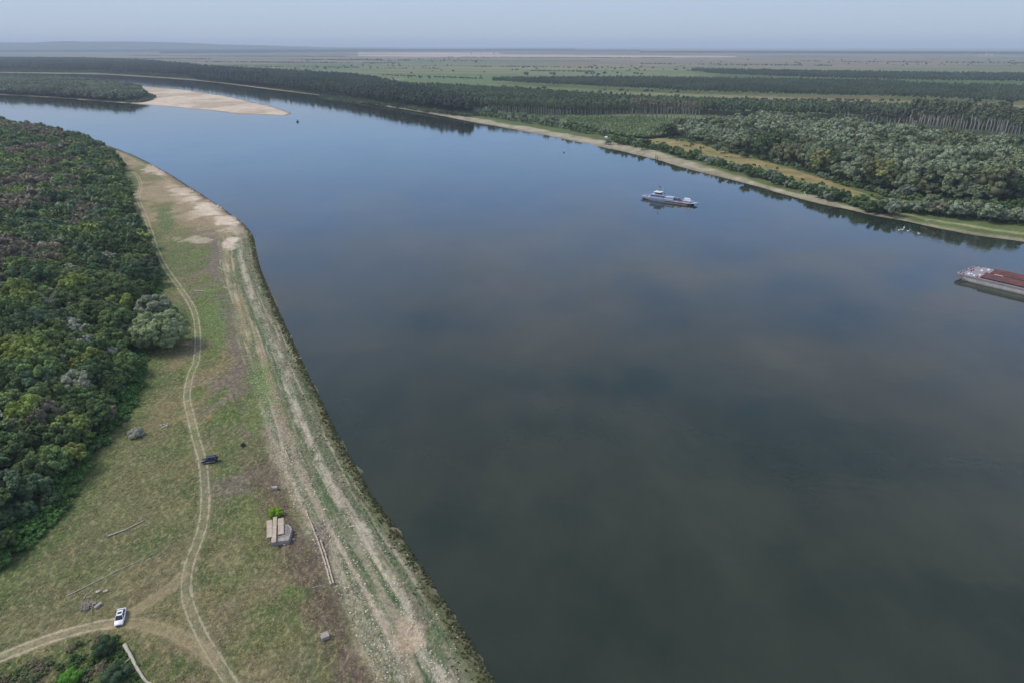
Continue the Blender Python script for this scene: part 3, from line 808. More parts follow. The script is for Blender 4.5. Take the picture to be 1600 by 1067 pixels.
def build_left_wood():
    def reg(x, y):
        fd = sdist(x, y, FEDGE)[0]; s = sdist(x, y, LSH)[0]
        return (fd > 1.5) & (s > 14) & (x > -0.86 * y - 25) & (y < 1330)
    x, y = scatter(reg, 5.4, (-1100, 30, 60, 1330), 3)
    z = left_h(x, y)
    fd = sdist(x, y, FEDGE)[0]
    ok = inview(x, y, z + 5, 60); x, y, z, fd = x[ok], y[ok], z[ok], fd[ok]
    dist = np.hypot(x, y)
    # thin out with distance
    keep = rng.random(len(x)) < np.clip(1.25 - dist / 1600, 0.6, 1)
    x, y, z, fd, dist = x[keep], y[keep], z[keep], fd[keep], dist[keep]
    o = np.argsort(dist); x, y, z, fd, dist = x[o], y[o], z[o], fd[o], dist[o]
    px, py, _ = pix(x, y, z + 6)
    n1 = fbm(x / 26, y / 34, 201, 3); n2 = rng.random(len(x)); n3 = fbm(x / 14, y / 18, 211, 3)
    kinds = []
    for i in range(len(x)):
        bl = ss(px[i], 190, 60) if False else float(np.clip((190 - px[i]) / 130, 0, 1))
        up = float(np.clip((520 - py[i]) / 120, 0, 1))
        if n2[i] < 0.022 or (px[i] < 130 and 440 < py[i] < 670 and n2[i] < 0.13): k = 'silvery grey'
        elif n1[i] + (n2[i] - .5) * .3 > 0.80 - 0.28 * bl * up: k = 'grey brown'
        elif n3[i] + (n2[i] - .5) * .15 > 0.74 or (n2[i] > 0.975): k = 'yellow green'
        elif n3[i] < 0.38: k = 'bluish green'
        elif n2[i] < 0.45: k = 'mid green'
        else: k = 'dark green'
        kinds.append(k)
    items_mid = []; cnt = 0
    protos = []
    for v in range(6):
        cmsh = crown_mesh('crown', NEARV[v]); tm = trunk_mesh('trunk', 6.0, 0.24, BARK, v)
        protos.append((cmsh, tm))
    zone = [(180, 'near the track fork'), (250, 'beside the dark car meadow'), (1e9, 'upstream behind the big willow')]
    roots = {}
    for i in range(len(x)):
        c = sl(*KINDS[kinds[i]]) * rng.uniform(0.82, 1.2) * (1 + rng.normal(0, .04, 3))
        edge = 0.72 + 0.28 * min(1.0, fd[i] / 12)
        sc = rng.choice([.6, .8, .95, 1.1, 1.3]) * rng.uniform(0.9, 1.08) * 0.96 * edge * (1.05 if kinds[i] != 'silvery grey' else 0.85)
        rot = rng.uniform(0, 6.28); zs = rng.uniform(0.8, 1.2)
        if cnt < 300 and inview(x[i:i + 1], y[i:i + 1], z[i:i + 1] + 6, 5)[0]:
            v = int(rng.integers(6))
            edge_ = fd[i] < 9
            plc = ('at the edge of' if edge_ else 'deep inside') + ' the left wood, ' + ('nearer than the dark car' if y[i] < 205 else 'between dark car and big willow' if y[i] < 300 else 'beyond the big willow')
            grp = kinds[i] + ' trees ' + plc
            lab = kinds[i] + ' tree ' + plc
            if v not in roots:
                r_ = empty('broadleaf_tree', (x[i], y[i], z[i]), rot, lab, 'tree', grp, (sc, sc, sc * zs))
                link('trunk', protos[v][1], r_); link('crown', protos[v][0], r_, color=c); roots[v] = r_
            else:
                copy_tree(roots[v], (x[i], y[i], z[i]), rot, (sc, sc, sc * zs), lab, grp, c)
            cnt += 1
        else:
            near = dist[i] < 420
            items_mid.append(((0 if near else 10) + int(rng.integers(5 if near else 4)), x[i], y[i], z[i], rot, sc * (1 if near else 1.12), zs, c))
    arrs = {i: MIDV[i] for i in range(5)}; arrs.update({10 + i: FARV[i] for i in range(4)})
    me = merge(arrs, items_mid, 'wood')
    o = link('wood', me); tag(o, 'rest of the dense mixed wood running upstream on the left bank', 'wood', kind='stuff')
    # bramble undergrowth under and in front of the wood
    def reg2(x, y):
        fd = sdist(x, y, FEDGE)[0]; s = sdist(x, y, LSH)[0]
        n = fbm(x / 8, y / 8, 301, 3)
        return (fd > -3.5 + 5 * n) & (fd < 16) & (s > 8)
    x, y = scatter(reg2, 1.9, (-400, 30, 60, 560), 4)
    z = left_h(x, y); ok = inview(x, y, z, 30); x, y, z = x[ok], y[ok], z[ok]
    it = []
    nn = fbm(x / 10, y / 10, 311, 3)
    for i in range(len(x)):
        c = sl(66, 98, 50) * (1 - nn[i]) * 1.1 + sl(84, 122, 58) * nn[i] * 1.2
        it.append((int(rng.integers(3)), x[i], y[i], z[i] - 0.3, rng.uniform(0, 6), rng.uniform(1.0, 1.9), rng.uniform(.7, 1.2), c * rng.uniform(.85, 1.15)))
    me = merge({i: crown_arr(180 + i, 1.0, 1.25, 0.0, 6, 170, 0.17, 1) for i in range(3)}, it, 'undergrowth')
    o = link('undergrowth', me); tag(o, 'low green bramble thicket fringing the left bank wood', 'undergrowth', kind='stuff')
build_left_wood()
def corner_scrub():
    poly = [G(*p)[:2] for p in [(-40, 1062), (60, 1030), (130, 1002), (185, 992), (200, 1010), (218, 1050), (232, 1090), (-40, 1120)]]
    b = np.array(poly); x, y = scatter(lambda x, y: inpoly(x, y, poly) & (fbm(x / 4, y / 4, 71, 3) > .47), .9, (b[:, 0].min(), b[:, 0].max(), b[:, 1].min(), b[:, 1].max()), 14)
    z = left_h(x, y); n = fbm(x / 5, y / 5, 72, 3)
    it = [(int(rng.integers(2)), x[i], y[i], z[i] - .12, rng.uniform(0, 6), rng.uniform(.3, .9), rng.uniform(.5, 1.1), (sl(78, 104, 54) if n[i] > .5 else sl(104, 114, 78) if n[i] > .4 else sl(122, 112, 92)) * rng.uniform(.8, 1.2)) for i in range(len(x))]
    o = link('scrub', merge({i: crown_arr(190 + i, 1.0, 1.2, 0.0, 6, 300, 0.13, 1) for i in range(2)}, it, 'scrub')); tag(o, 'low green and brown scrub in the bottom left corner', 'scrub', kind='stuff')
corner_scrub()

# --- the big round willow beside the track, and companions
def single_tree(name, px, py, R, Hc, z0, seed, nl, leaves, ls, col, label, cat='tree', bark=BARK, sub=2, droop=0.6, tr=0.5, group=None):
    p = G(px, py)
    r_ = empty(name, p, 0.3 * seed, label, cat, group)
    link('trunk', trunk_mesh('trunk', z0 + Hc * 0.55, tr, bark, seed, 5, 0.5), r_)
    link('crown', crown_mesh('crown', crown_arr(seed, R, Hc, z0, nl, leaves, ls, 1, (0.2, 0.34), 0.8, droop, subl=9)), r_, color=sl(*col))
    return r_
single_tree('willow_tree', 254, 541, 10.6, 13.5, 0.3, 501, 46, 26000, 0.26, (150, 164, 118), 'big round grey-green willow standing alone beside the dirt track')
single_tree('willow_tree', 243, 497, 7.4, 10.0, 0.5, 502, 26, 11000, 0.28, (152, 160, 130), 'smaller grey-green willow just behind the big round one')
single_tree('willow_tree', 266, 507, 5.2, 7.5, 0.2, 503, 18, 6000, 0.26, (104, 126, 84), 'dark green willow squeezed at the right back of the big round one')
def silver_bush(px, py, R, Hc, seed, col, label, name='bush', leaves=1800, ls=0.11, group=None):
    p = G(px, py)
    r_ = empty(name, p, seed, label, 'bush', group)
    link('crown', crown_mesh('crown', crown_arr(seed, R, Hc, -0.1, 12, leaves, ls, 2)), r_, color=sl(*col))
    b = MB()
    for k in range(5):
        a = k * 1.26; b.tube([(0, 0, -.2), (cos(a) * R * .35, sin(a) * R * .35, Hc * .5)], [.05, .02], 5)
    b.build('stems', BARK, r_)
silver_bush(213, 681, 2.3, 2.2, 601, (160, 164, 148), 'small round silvery bush alone on the meadow by the wood', leaves=2600, ls=0.14)
silver_bush(431, 804, 1.9, 1.7, 602, (128, 160, 40), 'bright lime green bush behind the concrete ruin')
silver_bush(165, 1018, 2.3, 3.0, 603, (56, 78, 50), 'dark green bush left of the white fallen trunk')
silver_bush(182, 1062, 2.6, 3.0, 604, (72, 94, 66), 'grey-green bush at the bottom edge by the fallen trunk')
silver_bush(112, 1062, 2.0, 1.8, 605, (84, 134, 44), 'bright green bush at the bottom edge of the picture')
silver_bush(380, 696, 0.8, 0.7, 606, (60, 66, 48), 'tiny dark bush in the purple weeds', leaves=400)
silver_bush(186, 612, 2.4, 2.3, 607, (126, 134, 124), 'silvery bush in the bramble fringe of the wood')

# bare dead trees poking out of the wood
def dead_tree(px, py, h, seed, label):
    p = G(px, py); q = random.Random(seed)
    r_ = empty('dead_tree', p, 0, label, 'dead tree')
    m = MB(); m.tube([(0, 0, -.5), (.2, 0, h * .5), (0, .2, h * .75)], [.28, .2, .12], 7)
    m.build('trunk', PALEBARK, r_, smooth=True)
    b = MB()
    for i in range(16):
        a = q.uniform(0, 6.28); z = h * q.uniform(.4, .75); l = h * q.uniform(.18, .38)
        e = np.array((cos(a) * l * .55, sin(a) * l * .55, z + l * .85))
        b.tube([(0.1, 0, z), e * [.5, .5, 1] + (0, 0, -.35 * l), e], [.10, .07, .03], 5)
        for k in range(3):
            a2 = a + q.uniform(-1, 1); b.tube([e * [.6, .6, 1] + (0, 0, -.3 * l), e * [.6, .6, 1] + (cos(a2) * l * .4, sin(a2) * l * .4, l * .2)], [.05, .02], 4)
    b.build('branches', PALEBARK, r_)
dead_tree(86, 508, 14, 1, 'bare pale dead tree rising from the left bank wood, left of the big willow')
dead_tree(196, 462, 11, 2, 'bare grey dead tree in the wood just above the big willow')
dead_tree(160, 318, 13, 3, 'bare grey dead tree far up the left bank wood')

# --- willow forest of the right bank
WILN = [crown_arr(220 + i, 6.6, 12.5, 1.5, 9 + 2 * (i % 3), 2400, 0.46, 1, (0.36, 0.54), 0.86, subl=6) for i in range(6)]
WILF = [crown_arr(240 + i, 6.2, 11.0, 2.5, 12, 300, 1.15, 1, (0.28, 0.42)) for i in range(4)]
def poly_px(l, z=2.7): return [P(x, y, z)[:2] for x, y in l]
R_FRONT = [(1018, 214), (1060, 217), (1100, 225), (1150, 239), (1200, 251), (1250, 264), (1300, 280), (1350, 294), (1394, 303), (1450, 313), (1525, 319), (1600, 318), (1700, 316), (1760, 315)]
R_BACK = [(1760, 250), (1600, 237), (1500, 226), (1430, 217), (1370, 207), (1250, 195), (1150, 194), (1100, 200), (1050, 208)]
WPOLY = poly_px(R_FRONT + R_BACK)
def FRONT(x_):
    f = np.array(poly_px(R_FRONT)); return float(np.interp(x_, f[:, 0], f[:, 1]))
def build_right_wood():
    reg = lambda x, y: inpoly(x, y, WPOLY)
    b = np.array(WPOLY)
    x, y = scatter(reg, 10.6, (b[:, 0].min(), b[:, 0].max(), b[:, 1].min(), b[:, 1].max()), 6)
    z = far_h(x, y); ok = inview(x, y, z + 8, 40); x, y, z = x[ok], y[ok], z[ok]
    o = np.argsort(np.hypot(x, y)); x, y, z = x[o], y[o], z[o]
    n = fbm(x / 60, y / 60, 401, 3); px, py, _ = pix(x, y, z + 12)
    pal = {'grey-green': (116, 128, 96), 'olive grey': (110, 116, 82), 'dark green': (78, 96, 62), 'silvery green': (132, 144, 114)}
    protos = [(crown_mesh('crown', a), trunk_mesh('trunk', 9, .45, BARK, 30 + i)) for i, a in enumerate(WILN)]
    roots = {}; cnt = 0; items = []
    for i in range(len(x)):
        q = rng.random(); h = n[i] + (q - .5) * .35
        k = 'dark green' if h > .60 or q > .9 else 'olive grey' if h > .50 else 'grey-green' if h > .40 else 'silvery green'
        c = sl(*pal[k]) * rng.uniform(.85, 1.15); sc = rng.choice([.62, .8, .95, 1.15, 1.4]) * rng.uniform(.92, 1.08) * (1.0 + .38 * float(ss(px[i], 1180, 1420)) * float(1 - ss(y[i], FRONT(x[i]) + 80, FRONT(x[i]) + 200))); zs = rng.uniform(.8, 1.15); rot = rng.uniform(0, 6.28)
        if cnt < 296:
            v = int(rng.integers(6)); plc = ('in the front' if y[i] < FRONT(x[i]) + 28 else 'in the middle rows' if y[i] < FRONT(x[i]) + 75 else 'far inside') + ' of the right bank wood, ' + ('near its right end' if px[i] > 1430 else 'halfway along' if px[i] > 1230 else 'near its left end')
            lab = k + ' willow ' + plc; grp = k + ' willows ' + plc
            if v not in roots:
                r_ = empty('willow_tree', (x[i], y[i], z[i]), rot, lab, 'tree', grp, (sc, sc, sc * zs)); roots[v] = r_
                link('trunk', protos[v][1], r_); link('crown', protos[v][0], r_, color=c)
            else: copy_tree(roots[v], (x[i], y[i], z[i]), rot, (sc, sc, sc * zs), lab, grp, c)
            cnt += 1
        else:
            items.append((int(rng.integers(4)), x[i], y[i], z[i], rot, sc, zs, c))
    o = link('willow_wood', merge({i: WILF[i] for i in range(4)}, items, 'willow_wood')); tag(o, 'rear of the dense willow wood on the right bank', 'wood', kind='stuff')
    for (ax, ay, R_, lab) in ((1279, 272, 1.0, 'yellowing willow, left of two in the right bank wood'), (1378, 296, 1.1, 'yellowing willow, right of two in the right bank wood'), (1530, 262, 1.0, 'yellow-green willow near the right edge of the wood')):
        p = P(ax, ay, 3); p[2] = far_h(np.array([p[0]]), np.array([p[1]]))[0]
        v = 1; copy_tree(roots[1] if 1 in roots else list(roots.values())[0], p, ax, R_ * 1.55, lab, None, sl(134, 138, 84) if ax != 1530 else sl(110, 120, 70))
build_right_wood()

# --- bushes along the right shore
def front_willows():
    q = random.Random(4)
    ms = [crown_mesh('crown', crown_arr(700 + i, 5.0, 9.5, .8, 14, 2600, .42, 1, (.32, .48), .8, subl=5)) for i in range(3)]
    tm = trunk_mesh('trunk', 7, .4, BARK, 9)
    for ax, ay, s_, c, lab in ((1497, 343, 1.35, (140, 150, 122), 'round pale willow standing out before the wood, above the swans'), (1464, 338, 1.15, (134, 132, 110), 'grey-brown bushy willow left of the round pale one'),
                               (1518, 340, 1.1, (128, 140, 108), 'smaller willow right behind the round pale one'), (1546, 349, 1.3, (134, 146, 116), 'broad low pale willow near the right edge of the bank'),
                               (1453, 330, 1.1, (120, 132, 94), 'slim green willow before the wood'), (1393, 335, 1.0, (138, 148, 122), 'pale willow at the end of the dry field'), (1380, 330, .9, (120, 132, 104), 'willow left of the pale one at the end of the dry field'),
                               (1415, 312, 1.2, (120, 126, 110), 'grey willow at the front corner of the wood'), (1590, 352, 1.1, (132, 142, 116), 'pale willow at the very right edge of the bank')):
        p = P(ax, ay, 2.6); p[2] = float(far_h(np.array([p[0]]), np.array([p[1]]))[0])
        r_ = empty('willow_tree', p, q.uniform(0, 6), lab, 'tree', None, (s_, s_, s_ * q.uniform(.85, 1.05)))
        link('trunk', tm, r_); link('crown', q.choice(ms), r_, color=sl(*c))
front_willows()
def build_shore_bushes():
    pal = {'silvery green': (128, 142, 114), 'dark green': (72, 96, 58), 'mid green': (94, 116, 72), 'brown': (118, 106, 86)}
    spots = []
    r = random.Random(5)
    def along(pts, n, jx, jy, s0, s1, kinds):
        pts = [np.array(p, float) for p in pts]
        for i in range(n):
            t = (i + .5) / n * (len(pts) - 1); k = int(t); f = t - k
            p = pts[k] * (1 - f) + pts[k + 1] * f
            spots.append((p[0] + r.uniform(-jx, jx), p[1] + r.uniform(-jy, jy), r.uniform(s0, s1) * 1.22, r.choice(kinds)))
    SG, DG, MG, BR = 'silvery green', 'dark green', 'mid green', 'brown'
    along([(740, 180), (800, 189), (870, 200), (950, 214)], 26, 3, 1, 4.0, 6.5, [SG, MG, SG])
    along([(735, 176), (800, 183), (870, 194)], 12, 4, 1, 4.5, 7, [MG, SG])
    along([(948, 224), (975, 228), (1010, 235)], 5, 3, 1, 3.2, 4.6, [SG, MG])
    along([(958, 221), (1000, 229), (1030, 236), (1060, 245), (1110, 257), (1160, 272), (1200, 282), (1240, 294), (1290, 309), (1340, 323), (1385, 333)], 76, 5, 2.2, 2.6, 5.2, [SG, DG, MG, MG, DG])
    along([(1030, 234), (1075, 246), (1125, 258), (1175, 272), (1225, 288), (1300, 308)], 32, 4, 2, 2.2, 3.8, [SG, DG, MG, DG])
    along([(1040, 216), (1100, 228), (1150, 243), (1200, 253), (1250, 267), (1300, 283), (1350, 298), (1400, 313)], 40, 4, 1.5, 2.0, 3.4, [SG, DG, MG, DG])
    along([(1110, 259), (1160, 271), (1240, 292), (1320, 313)], 9, 10, 1, 1.2, 1.8, [BR, MG])
    along([(1360, 322), (1420, 330), (1480, 336), (1540, 344), (1600, 350)], 26, 8, 3, 3, 5.4, [SG, DG, MG, SG])
    along([(1420, 316), (1500, 324), (1600, 330)], 22, 8, 4, 2.5, 4.5, [DG, MG, DG])
    along([(1480, 334), (1600, 345)], 14, 8, 5, 1.5, 3, [MG, DG])
    meshes = [crown_mesh('crown', BUSHV[i]) for i in range(4)]; stem = MB()
    for k in range(5):
        a = k * 1.26; stem.tube([(0, 0, -.1), (cos(a) * .3, sin(a) * .3, .6)], [.03, .015], 4)
    stm = stem.mesh('stems', BARK)
    for (ax, ay, s, k) in spots:
        p = P(ax, ay, 2.5); p[2] = far_h(np.array([p[0]]), np.array([p[1]]))[0] - .15
        where = 'between the beach and the trees on the right shore' if ax > 1010 else 'in the row along the far beach'
        r_ = empty('bush', p, r.uniform(0, 6), '%s round bush %s' % (k, where), 'bush', '%s bushes %s' % (k, where), (s, s, s * r.uniform(.8, 1.15)))
        link('stems', stm, r_)
        link('crown', r.choice(meshes), r_, color=sl(*pal[k]) * r.uniform(.85, 1.15))
    # creeping ground cover between the bushes and the wood
    poly = poly_px([(1016, 222), (1060, 221), (1110, 233), (1200, 259), (1300, 289), (1400, 318), (1450, 316), (1600, 322), (1700, 330), (1700, 362), (1600, 354), (1500, 342), (1400, 329), (1380, 331), (1300, 306), (1225, 285), (1140, 262), (1070, 243)])
    b = np.array(poly)
    x, y = scatter(lambda x, y: inpoly(x, y, poly) & ~(inpoly(x, y, ORANGE) & (fbm(x / 5, y / 5, 7, 2) < .78)), 2.6, (b[:, 0].min(), b[:, 0].max(), b[:, 1].min(), b[:, 1].max()), 8)
    z = far_h(x, y); n = fbm(x / 12, y / 12, 5, 3)
    it = [(int(rng.integers(3)), x[i], y[i], z[i] - .2, rng.uniform(0, 6), rng.uniform(.9, 1.9), rng.uniform(.6, 1.1), (sl(62, 90, 46) if n[i] > .45 else sl(92, 108, 62)) * rng.uniform(.8, 1.2)) for i in range(len(x))]
    o = link('undergrowth', merge({i: BUSHF[i] for i in range(3)}, it, 'undergrowth_right')); tag(o, 'green scrub growing between the right beach and the wood', 'undergrowth', kind='stuff')
build_shore_bushes()

# --- poplars
POPN = [crown_arr(260 + i, 2.1, 12.0, 12.0, 14, 420, 0.7, 1, (0.30, 0.5), 0.72, 0, True) for i in range(4)]
POPF = [crown_arr(270 + i, 3.2, 15.0, 8.0, 8, 60, 1.7, 1, (0.4, 0.6), 0.9, 0, True) for i in range(3)]
def pop_trunk(name, mat, seed):
    q = random.Random(seed); m = MB()
    m.tube([(0, 0, -.5), (q.uniform(-.7, .7), q.uniform(-.7, .7), 9), (q.uniform(-1.6, 1.6), q.uniform(-1, 1), 20)], [.5, .36, .12], 6)
    for k in range(4):
        a = q.uniform(0, 6.28); z = q.uniform(8, 14); m.tube([(0, 0, z), (cos(a) * 1.3, sin(a) * 1.3, z + 4)], [.14, .05], 4)
    return m.mesh(name, mat, True)
def build_poplars():
    protos = [(crown_mesh('crown', POPN[i]), pop_trunk('trunk', PALEBARK, i)) for i in range(4)]
    root = {}
    def put(x, y, c, s, lab, grp):
        v = int(rng.integers(4)); z = float(far_h(np.array([x]), np.array([y]))[0]); rot = rng.uniform(0, 6)
        s = (s * rng.uniform(.8, 1.3), s * rng.uniform(.8, 1.3), s)
        if v not in root:
            r_ = empty('poplar_tree', (x, y, z), rot, lab, 'tree', grp, s); root[v] = r_
            link('trunk', protos[v][1], r_); link('crown', protos[v][0], r_, color=c)
        else: copy_tree(root[v], (x, y, z), rot, s, lab, grp, c)
    def row(pts, n, rows, dy, c, s, lab, grp, js=.1):
        pts = [np.array(p, float) for p in pts]
        for j in range(rows):
            for i in range(n):
                t = (i + .5 + rng.uniform(-.3, .3)) / n * (len(pts) - 1); t = min(max(t, 0), len(pts) - 1.001); k = int(t); f = t - k
                q = pts[k] * (1 - f) + pts[k + 1] * f
                p = P(q[0], q[1] - j * dy, 3)
                put(p[0], p[1], sl(*c) * rng.uniform(.85, 1.15), s * rng.uniform(1 - js, 1 + js), lab, grp)
    row([(1418, 199), (1500, 209), (1612, 223)], 44, 2, 2.5, (104, 112, 88), 1.45, 'tall poplar with bare pale trunk in the row at the right edge of the wood', 'tall pale-trunked poplars right of the willow wood', .24)
    row([(1300, 196), (1430, 211)], 20, 1, 3, (90, 98, 76), 1.3, 'tall poplar behind the middle of the willow wood', 'poplars behind the middle of the willow wood')
    row([(985, 186), (1040, 188), (1095, 191)], 20, 2, 3, (130, 128, 106), 1.25, 'thin poplar with pale bare trunk at the left end of the willow wood', 'thin pale poplars left of the willow wood')
    row([(762, 177), (820, 181), (890, 186), (1000, 187)], 56, 2, 2.2, (92, 106, 76), 0.95, 'plantation poplar with pale trunk behind the bushy far beach', 'plantation poplars behind the far beach')
build_poplars()

# --- masses of far woods
def mass(name, poly, spacing, c1, c2, s, label, z=3.0, arrs=None, seed=1, zs=1.0, hf=far_h, mx=60):
    pl = poly_px(poly, z) if not isinstance(poly[0], np.ndarray) else poly
    b = np.array(pl)
    x, y = scatter(lambda x, y: inpoly(x, y, pl), spacing, (b[:, 0].min(), b[:, 0].max(), b[:, 1].min(), b[:, 1].max()), seed)
    zz = hf(x, y); ok = inview(x, y, zz + 5, mx); x, y, zz = x[ok], y[ok], zz[ok]
    arrs = arrs or POPF
    n = fbm(x / 90, y / 90, seed, 3)
    it = []
    r = np.random.default_rng(seed)
    a1, a2 = sl(*c1), sl(*c2)
    for i in range(len(x)):
        k = min(1, max(0, (n[i] - .35) / .3))
        it.append((int(r.integers(len(arrs))), x[i], y[i], zz[i], r.uniform(0, 6.28), s * r.uniform(.85, 1.12), zs * r.uniform(.92, 1.08), (a1 * k + a2 * (1 - k)) * r.uniform(.85, 1.15)))
    print(name, label[:30], len(it))
    o = link(name, merge({i: a for i, a in enumerate(arrs)}, it, name)); tag(o, label, 'wood', kind='stuff')
DK, MD = (70, 88, 60), (92, 110, 76)
LOWF = [crown_arr(280 + i, 4.0, 6.0, 0.5, 7, 50, 1.5, 1) for i in range(3)]
mass('poplar_wood', [(590, 148), (640, 160), (700, 172), (760, 175), (890, 181), (980, 178), (1060, 179), (1100, 181), (1180, 184), (1330, 190), (1430, 194), (1620, 215), (1700, 222), (1700, 196), (1600, 193), (1465, 184), (1200, 175), (996, 167), (900, 160), (817, 153), (700, 146), (590, 141)], 7.0, DK, MD, .95, 'dark poplar wood stretching behind the right bank')
mass('poplar_wood', [(300, 124), (405, 136), (470, 144.5), (530, 152), (600, 163.5), (640, 169.5), (700, 178), (735, 182), (740, 170), (640, 150), (585, 133), (530, 126), (400, 117), (300, 112)], 8.0, (50, 66, 50), (66, 82, 60), 1.1, 'dark bank wood along the middle of the far shore', seed=2)
mass('poplar_wood', [(140, 114), (202, 117.3), (304, 124), (420, 138), (420, 126), (300, 112), (243, 104), (135, 98), (-60, 97), (-60, 112)], 11.0, (50, 64, 52), (62, 78, 60), 1.4, 'wood on the far shore beyond the island', seed=3)
mass('plantation', [(888, 192), (940, 207), (980, 215), (1010, 217), (1060, 212), (1060, 196), (1000, 189), (888, 186)], 3.6, (96, 114, 74), (118, 134, 90), .95, 'low young willow plantation behind the far beach', arrs=LOWF, seed=4)
mass('riverside_scrub', [(500, 152), (600, 164), (665, 174), (735, 184), (735, 178), (665, 168), (600, 159), (500, 147)], 6, (66, 84, 56), (90, 104, 76), .8, 'scrub at the foot of the far bank wood', arrs=LOWF, seed=5)
mass('poplar_wood', [(770, 131), (900, 138), (1070, 147), (1250, 153), (1410, 157), (1600, 165), (1720, 168), (1720, 146), (1600, 143), (1425, 138), (1405, 134), (1000, 127), (770, 129)], 11.0, (62, 82, 58), (80, 98, 68), .75, 'long rectangular plantation wood across the plain on the right, nearer of two', arrs=POPF, seed=6)
mass('poplar_wood', [(1080, 115), (1130, 120), (1250, 125), (1450, 130), (1600, 132), (1720, 134), (1720, 124), (1600, 122), (1300, 118), (1080, 113)], 14.0, (60, 78, 60), (76, 94, 70), .85, 'long plantation wood across the plain on the right, farther of two', seed=7)
mass('island_wood', [(-60, 143), (0, 146.5), (84, 151), (169, 157.5), (205, 159), (225, 152), (215, 144), (170, 136), (100, 129), (0, 125), (-60, 124)], 9.0, (84, 98, 72), (112, 122, 96), 1.8, 'round-crowned wood covering the low island', z=2.5, arrs=[crown_arr(290 + i, 5.5, 9, 1.0, 10, 180, 1.3, 1) for i in range(3)], seed=8, hf=lambda x, y: np.full(x.shape, 1.8))
mass('island_scrub', [(195, 160), (215, 160), (238, 157), (244, 152), (230, 146), (210, 146)], 6.0, (84, 96, 66), (96, 106, 74), .7, 'low green scrub at the tip of the island', z=2.5, arrs=LOWF, seed=9, hf=lambda x, y: np.full(x.shape, 1.2))
for k, (pl, lab) in enumerate([([(1000, 83.5), (1350, 85.5), (1700, 86.5), (1700, 84), (1350, 82.5), (1000, 82)], 'long dark wood near the right horizon'),
                   ([(-60, 104), (60, 104), (150, 104), (260, 107), (250, 102), (150, 99), (-60, 97)], 'dark wood on the left beyond the river bend'),
                   ([(250, 85), (420, 84), (560, 82.5), (560, 81.5), (250, 82.5)], 'thin dark wood under the left hills'),
                   ([(560, 81), (1000, 82), (1000, 80.7), (560, 80)], 'thin dark wood along the middle horizon')]):
    mass('far_wood', pl, (34, 18, 40, 46)[k], (52, 64, 56), (60, 72, 60), (2.0, 1.1, 2.0, 2.3)[k], lab, seed=20 + k, zs=.55)
for k, (x0, y0, x1, y1, th_, lab) in enumerate([(530, 116, 760, 125, .7, 'behind the bank wood'), (600, 108, 690, 108.5, .6, 'across the middle green fields'), (740, 105, 1000, 107.5, .5, 'left of the far plantation'),
        (300, 104, 560, 107, .7, 'beyond the left bend'), (320, 98, 620, 100, .45, 'on the left fields'), (480, 94.5, 640, 95.5, .4, 'before the pale field'), (1000, 101, 1300, 104, .35, 'on the brown right plain'), (1250, 97, 1600, 100, .3, 'on the farther brown right plain'),
        (830, 112, 930, 113.5, .8, 'before the middle fields'), (1100, 157, 1420, 160, 1.2, 'along the strip before the near plantation'), (1420, 160, 1600, 168, 1.6, 'along the right strip before the near plantation'),
        (700, 90.5, 1050, 91.5, .25, 'under the middle horizon'), (0, 92, 330, 93.5, .5, 'on the far left plain'), (200, 88.5, 540, 89.5, .3, 'under the left hills')]):
    mass('tree_line', [(x0, y0), (x1, y1), (x1, y1 - th_), (x0, y0 - th_)], 16 if y0 > 110 else 22, (58, 74, 52), (78, 92, 64), .9 if y0 > 101 else 1.2, 'ragged line of trees ' + lab, arrs=LOWF, seed=50 + k, hf=lambda x, y: np.where(fbm(x / 70, y / 70, 5, 3) > .42, 2.4, -40))
mass('far_wood', [(-60, 84), (520, 82.5), (900, 80.5), (900, 79.5), (520, 80.5), (-60, 81)], 60, (56, 68, 58), (62, 74, 60), 3.0, 'hazy dark woods below the left hills', seed=31, zs=.6)

# --- single trees and bushes dotted over the plain
def field_trees():
    r = random.Random(9)
    me = [crown_mesh('field_tree', a) for a in [crown_arr(310 + i, 5.0, 6.5, 0, 8, 160, 1.1, 1) for i in range(4)]]
    sp = []
    def clus(x0, x1, y0, y1, n, s=1.0, sk=0):
        for _ in range(n):
            ax = r.uniform(x0, x1); sp.append((ax, r.uniform(y0, y1) + sk * (ax - x0), r.uniform(.6, 1.3) * s))
    clus(590, 760, 96, 97.5, 26); clus(560, 640, 100, 108, 14); clus(380, 560, 104, 110, 26); clus(640, 1000, 102, 116, 40, .9); clus(900, 1075, 104, 112, 26)
    clus(830, 1010, 116, 119, 10, 1.2); clus(1080, 1600, 94, 104, 60, 1.1); clus(530, 760, 93, 95, 30, 1.1); clus(450, 600, 93, 96, 24, 1.1); clus(560, 760, 117, 124, 18, .8, .01)
    clus(930, 1060, 140, 146, 10, .7); clus(1450, 1600, 160, 167, 14, 1.0); clus(1100, 1400, 158, 162, 8, .7)
    sp += [(822, 118.5, 2.0), (744, 98.5, 2), (914, 153, 1.6), (850, 139.5, 1.2)]
    for (ax, ay, s) in sp:
        p = P(ax, ay, 3); p[2] = 2.4
        o = link('field_tree', r.choice(me), loc=p, rotz=r.uniform(0, 6), scale=(s * 1.2, s * 1.2, s), color=sl(62, 76, 56) * r.uniform(.8, 1.2))
        wh = 'left' if ax < 760 else 'right' if ax > 1075 else 'middle'
        tag(o, 'small dark lone tree dotted over the open %s fields of the plain' % wh, 'tree', 'lone trees dotted over the %s plain' % wh)
field_trees()

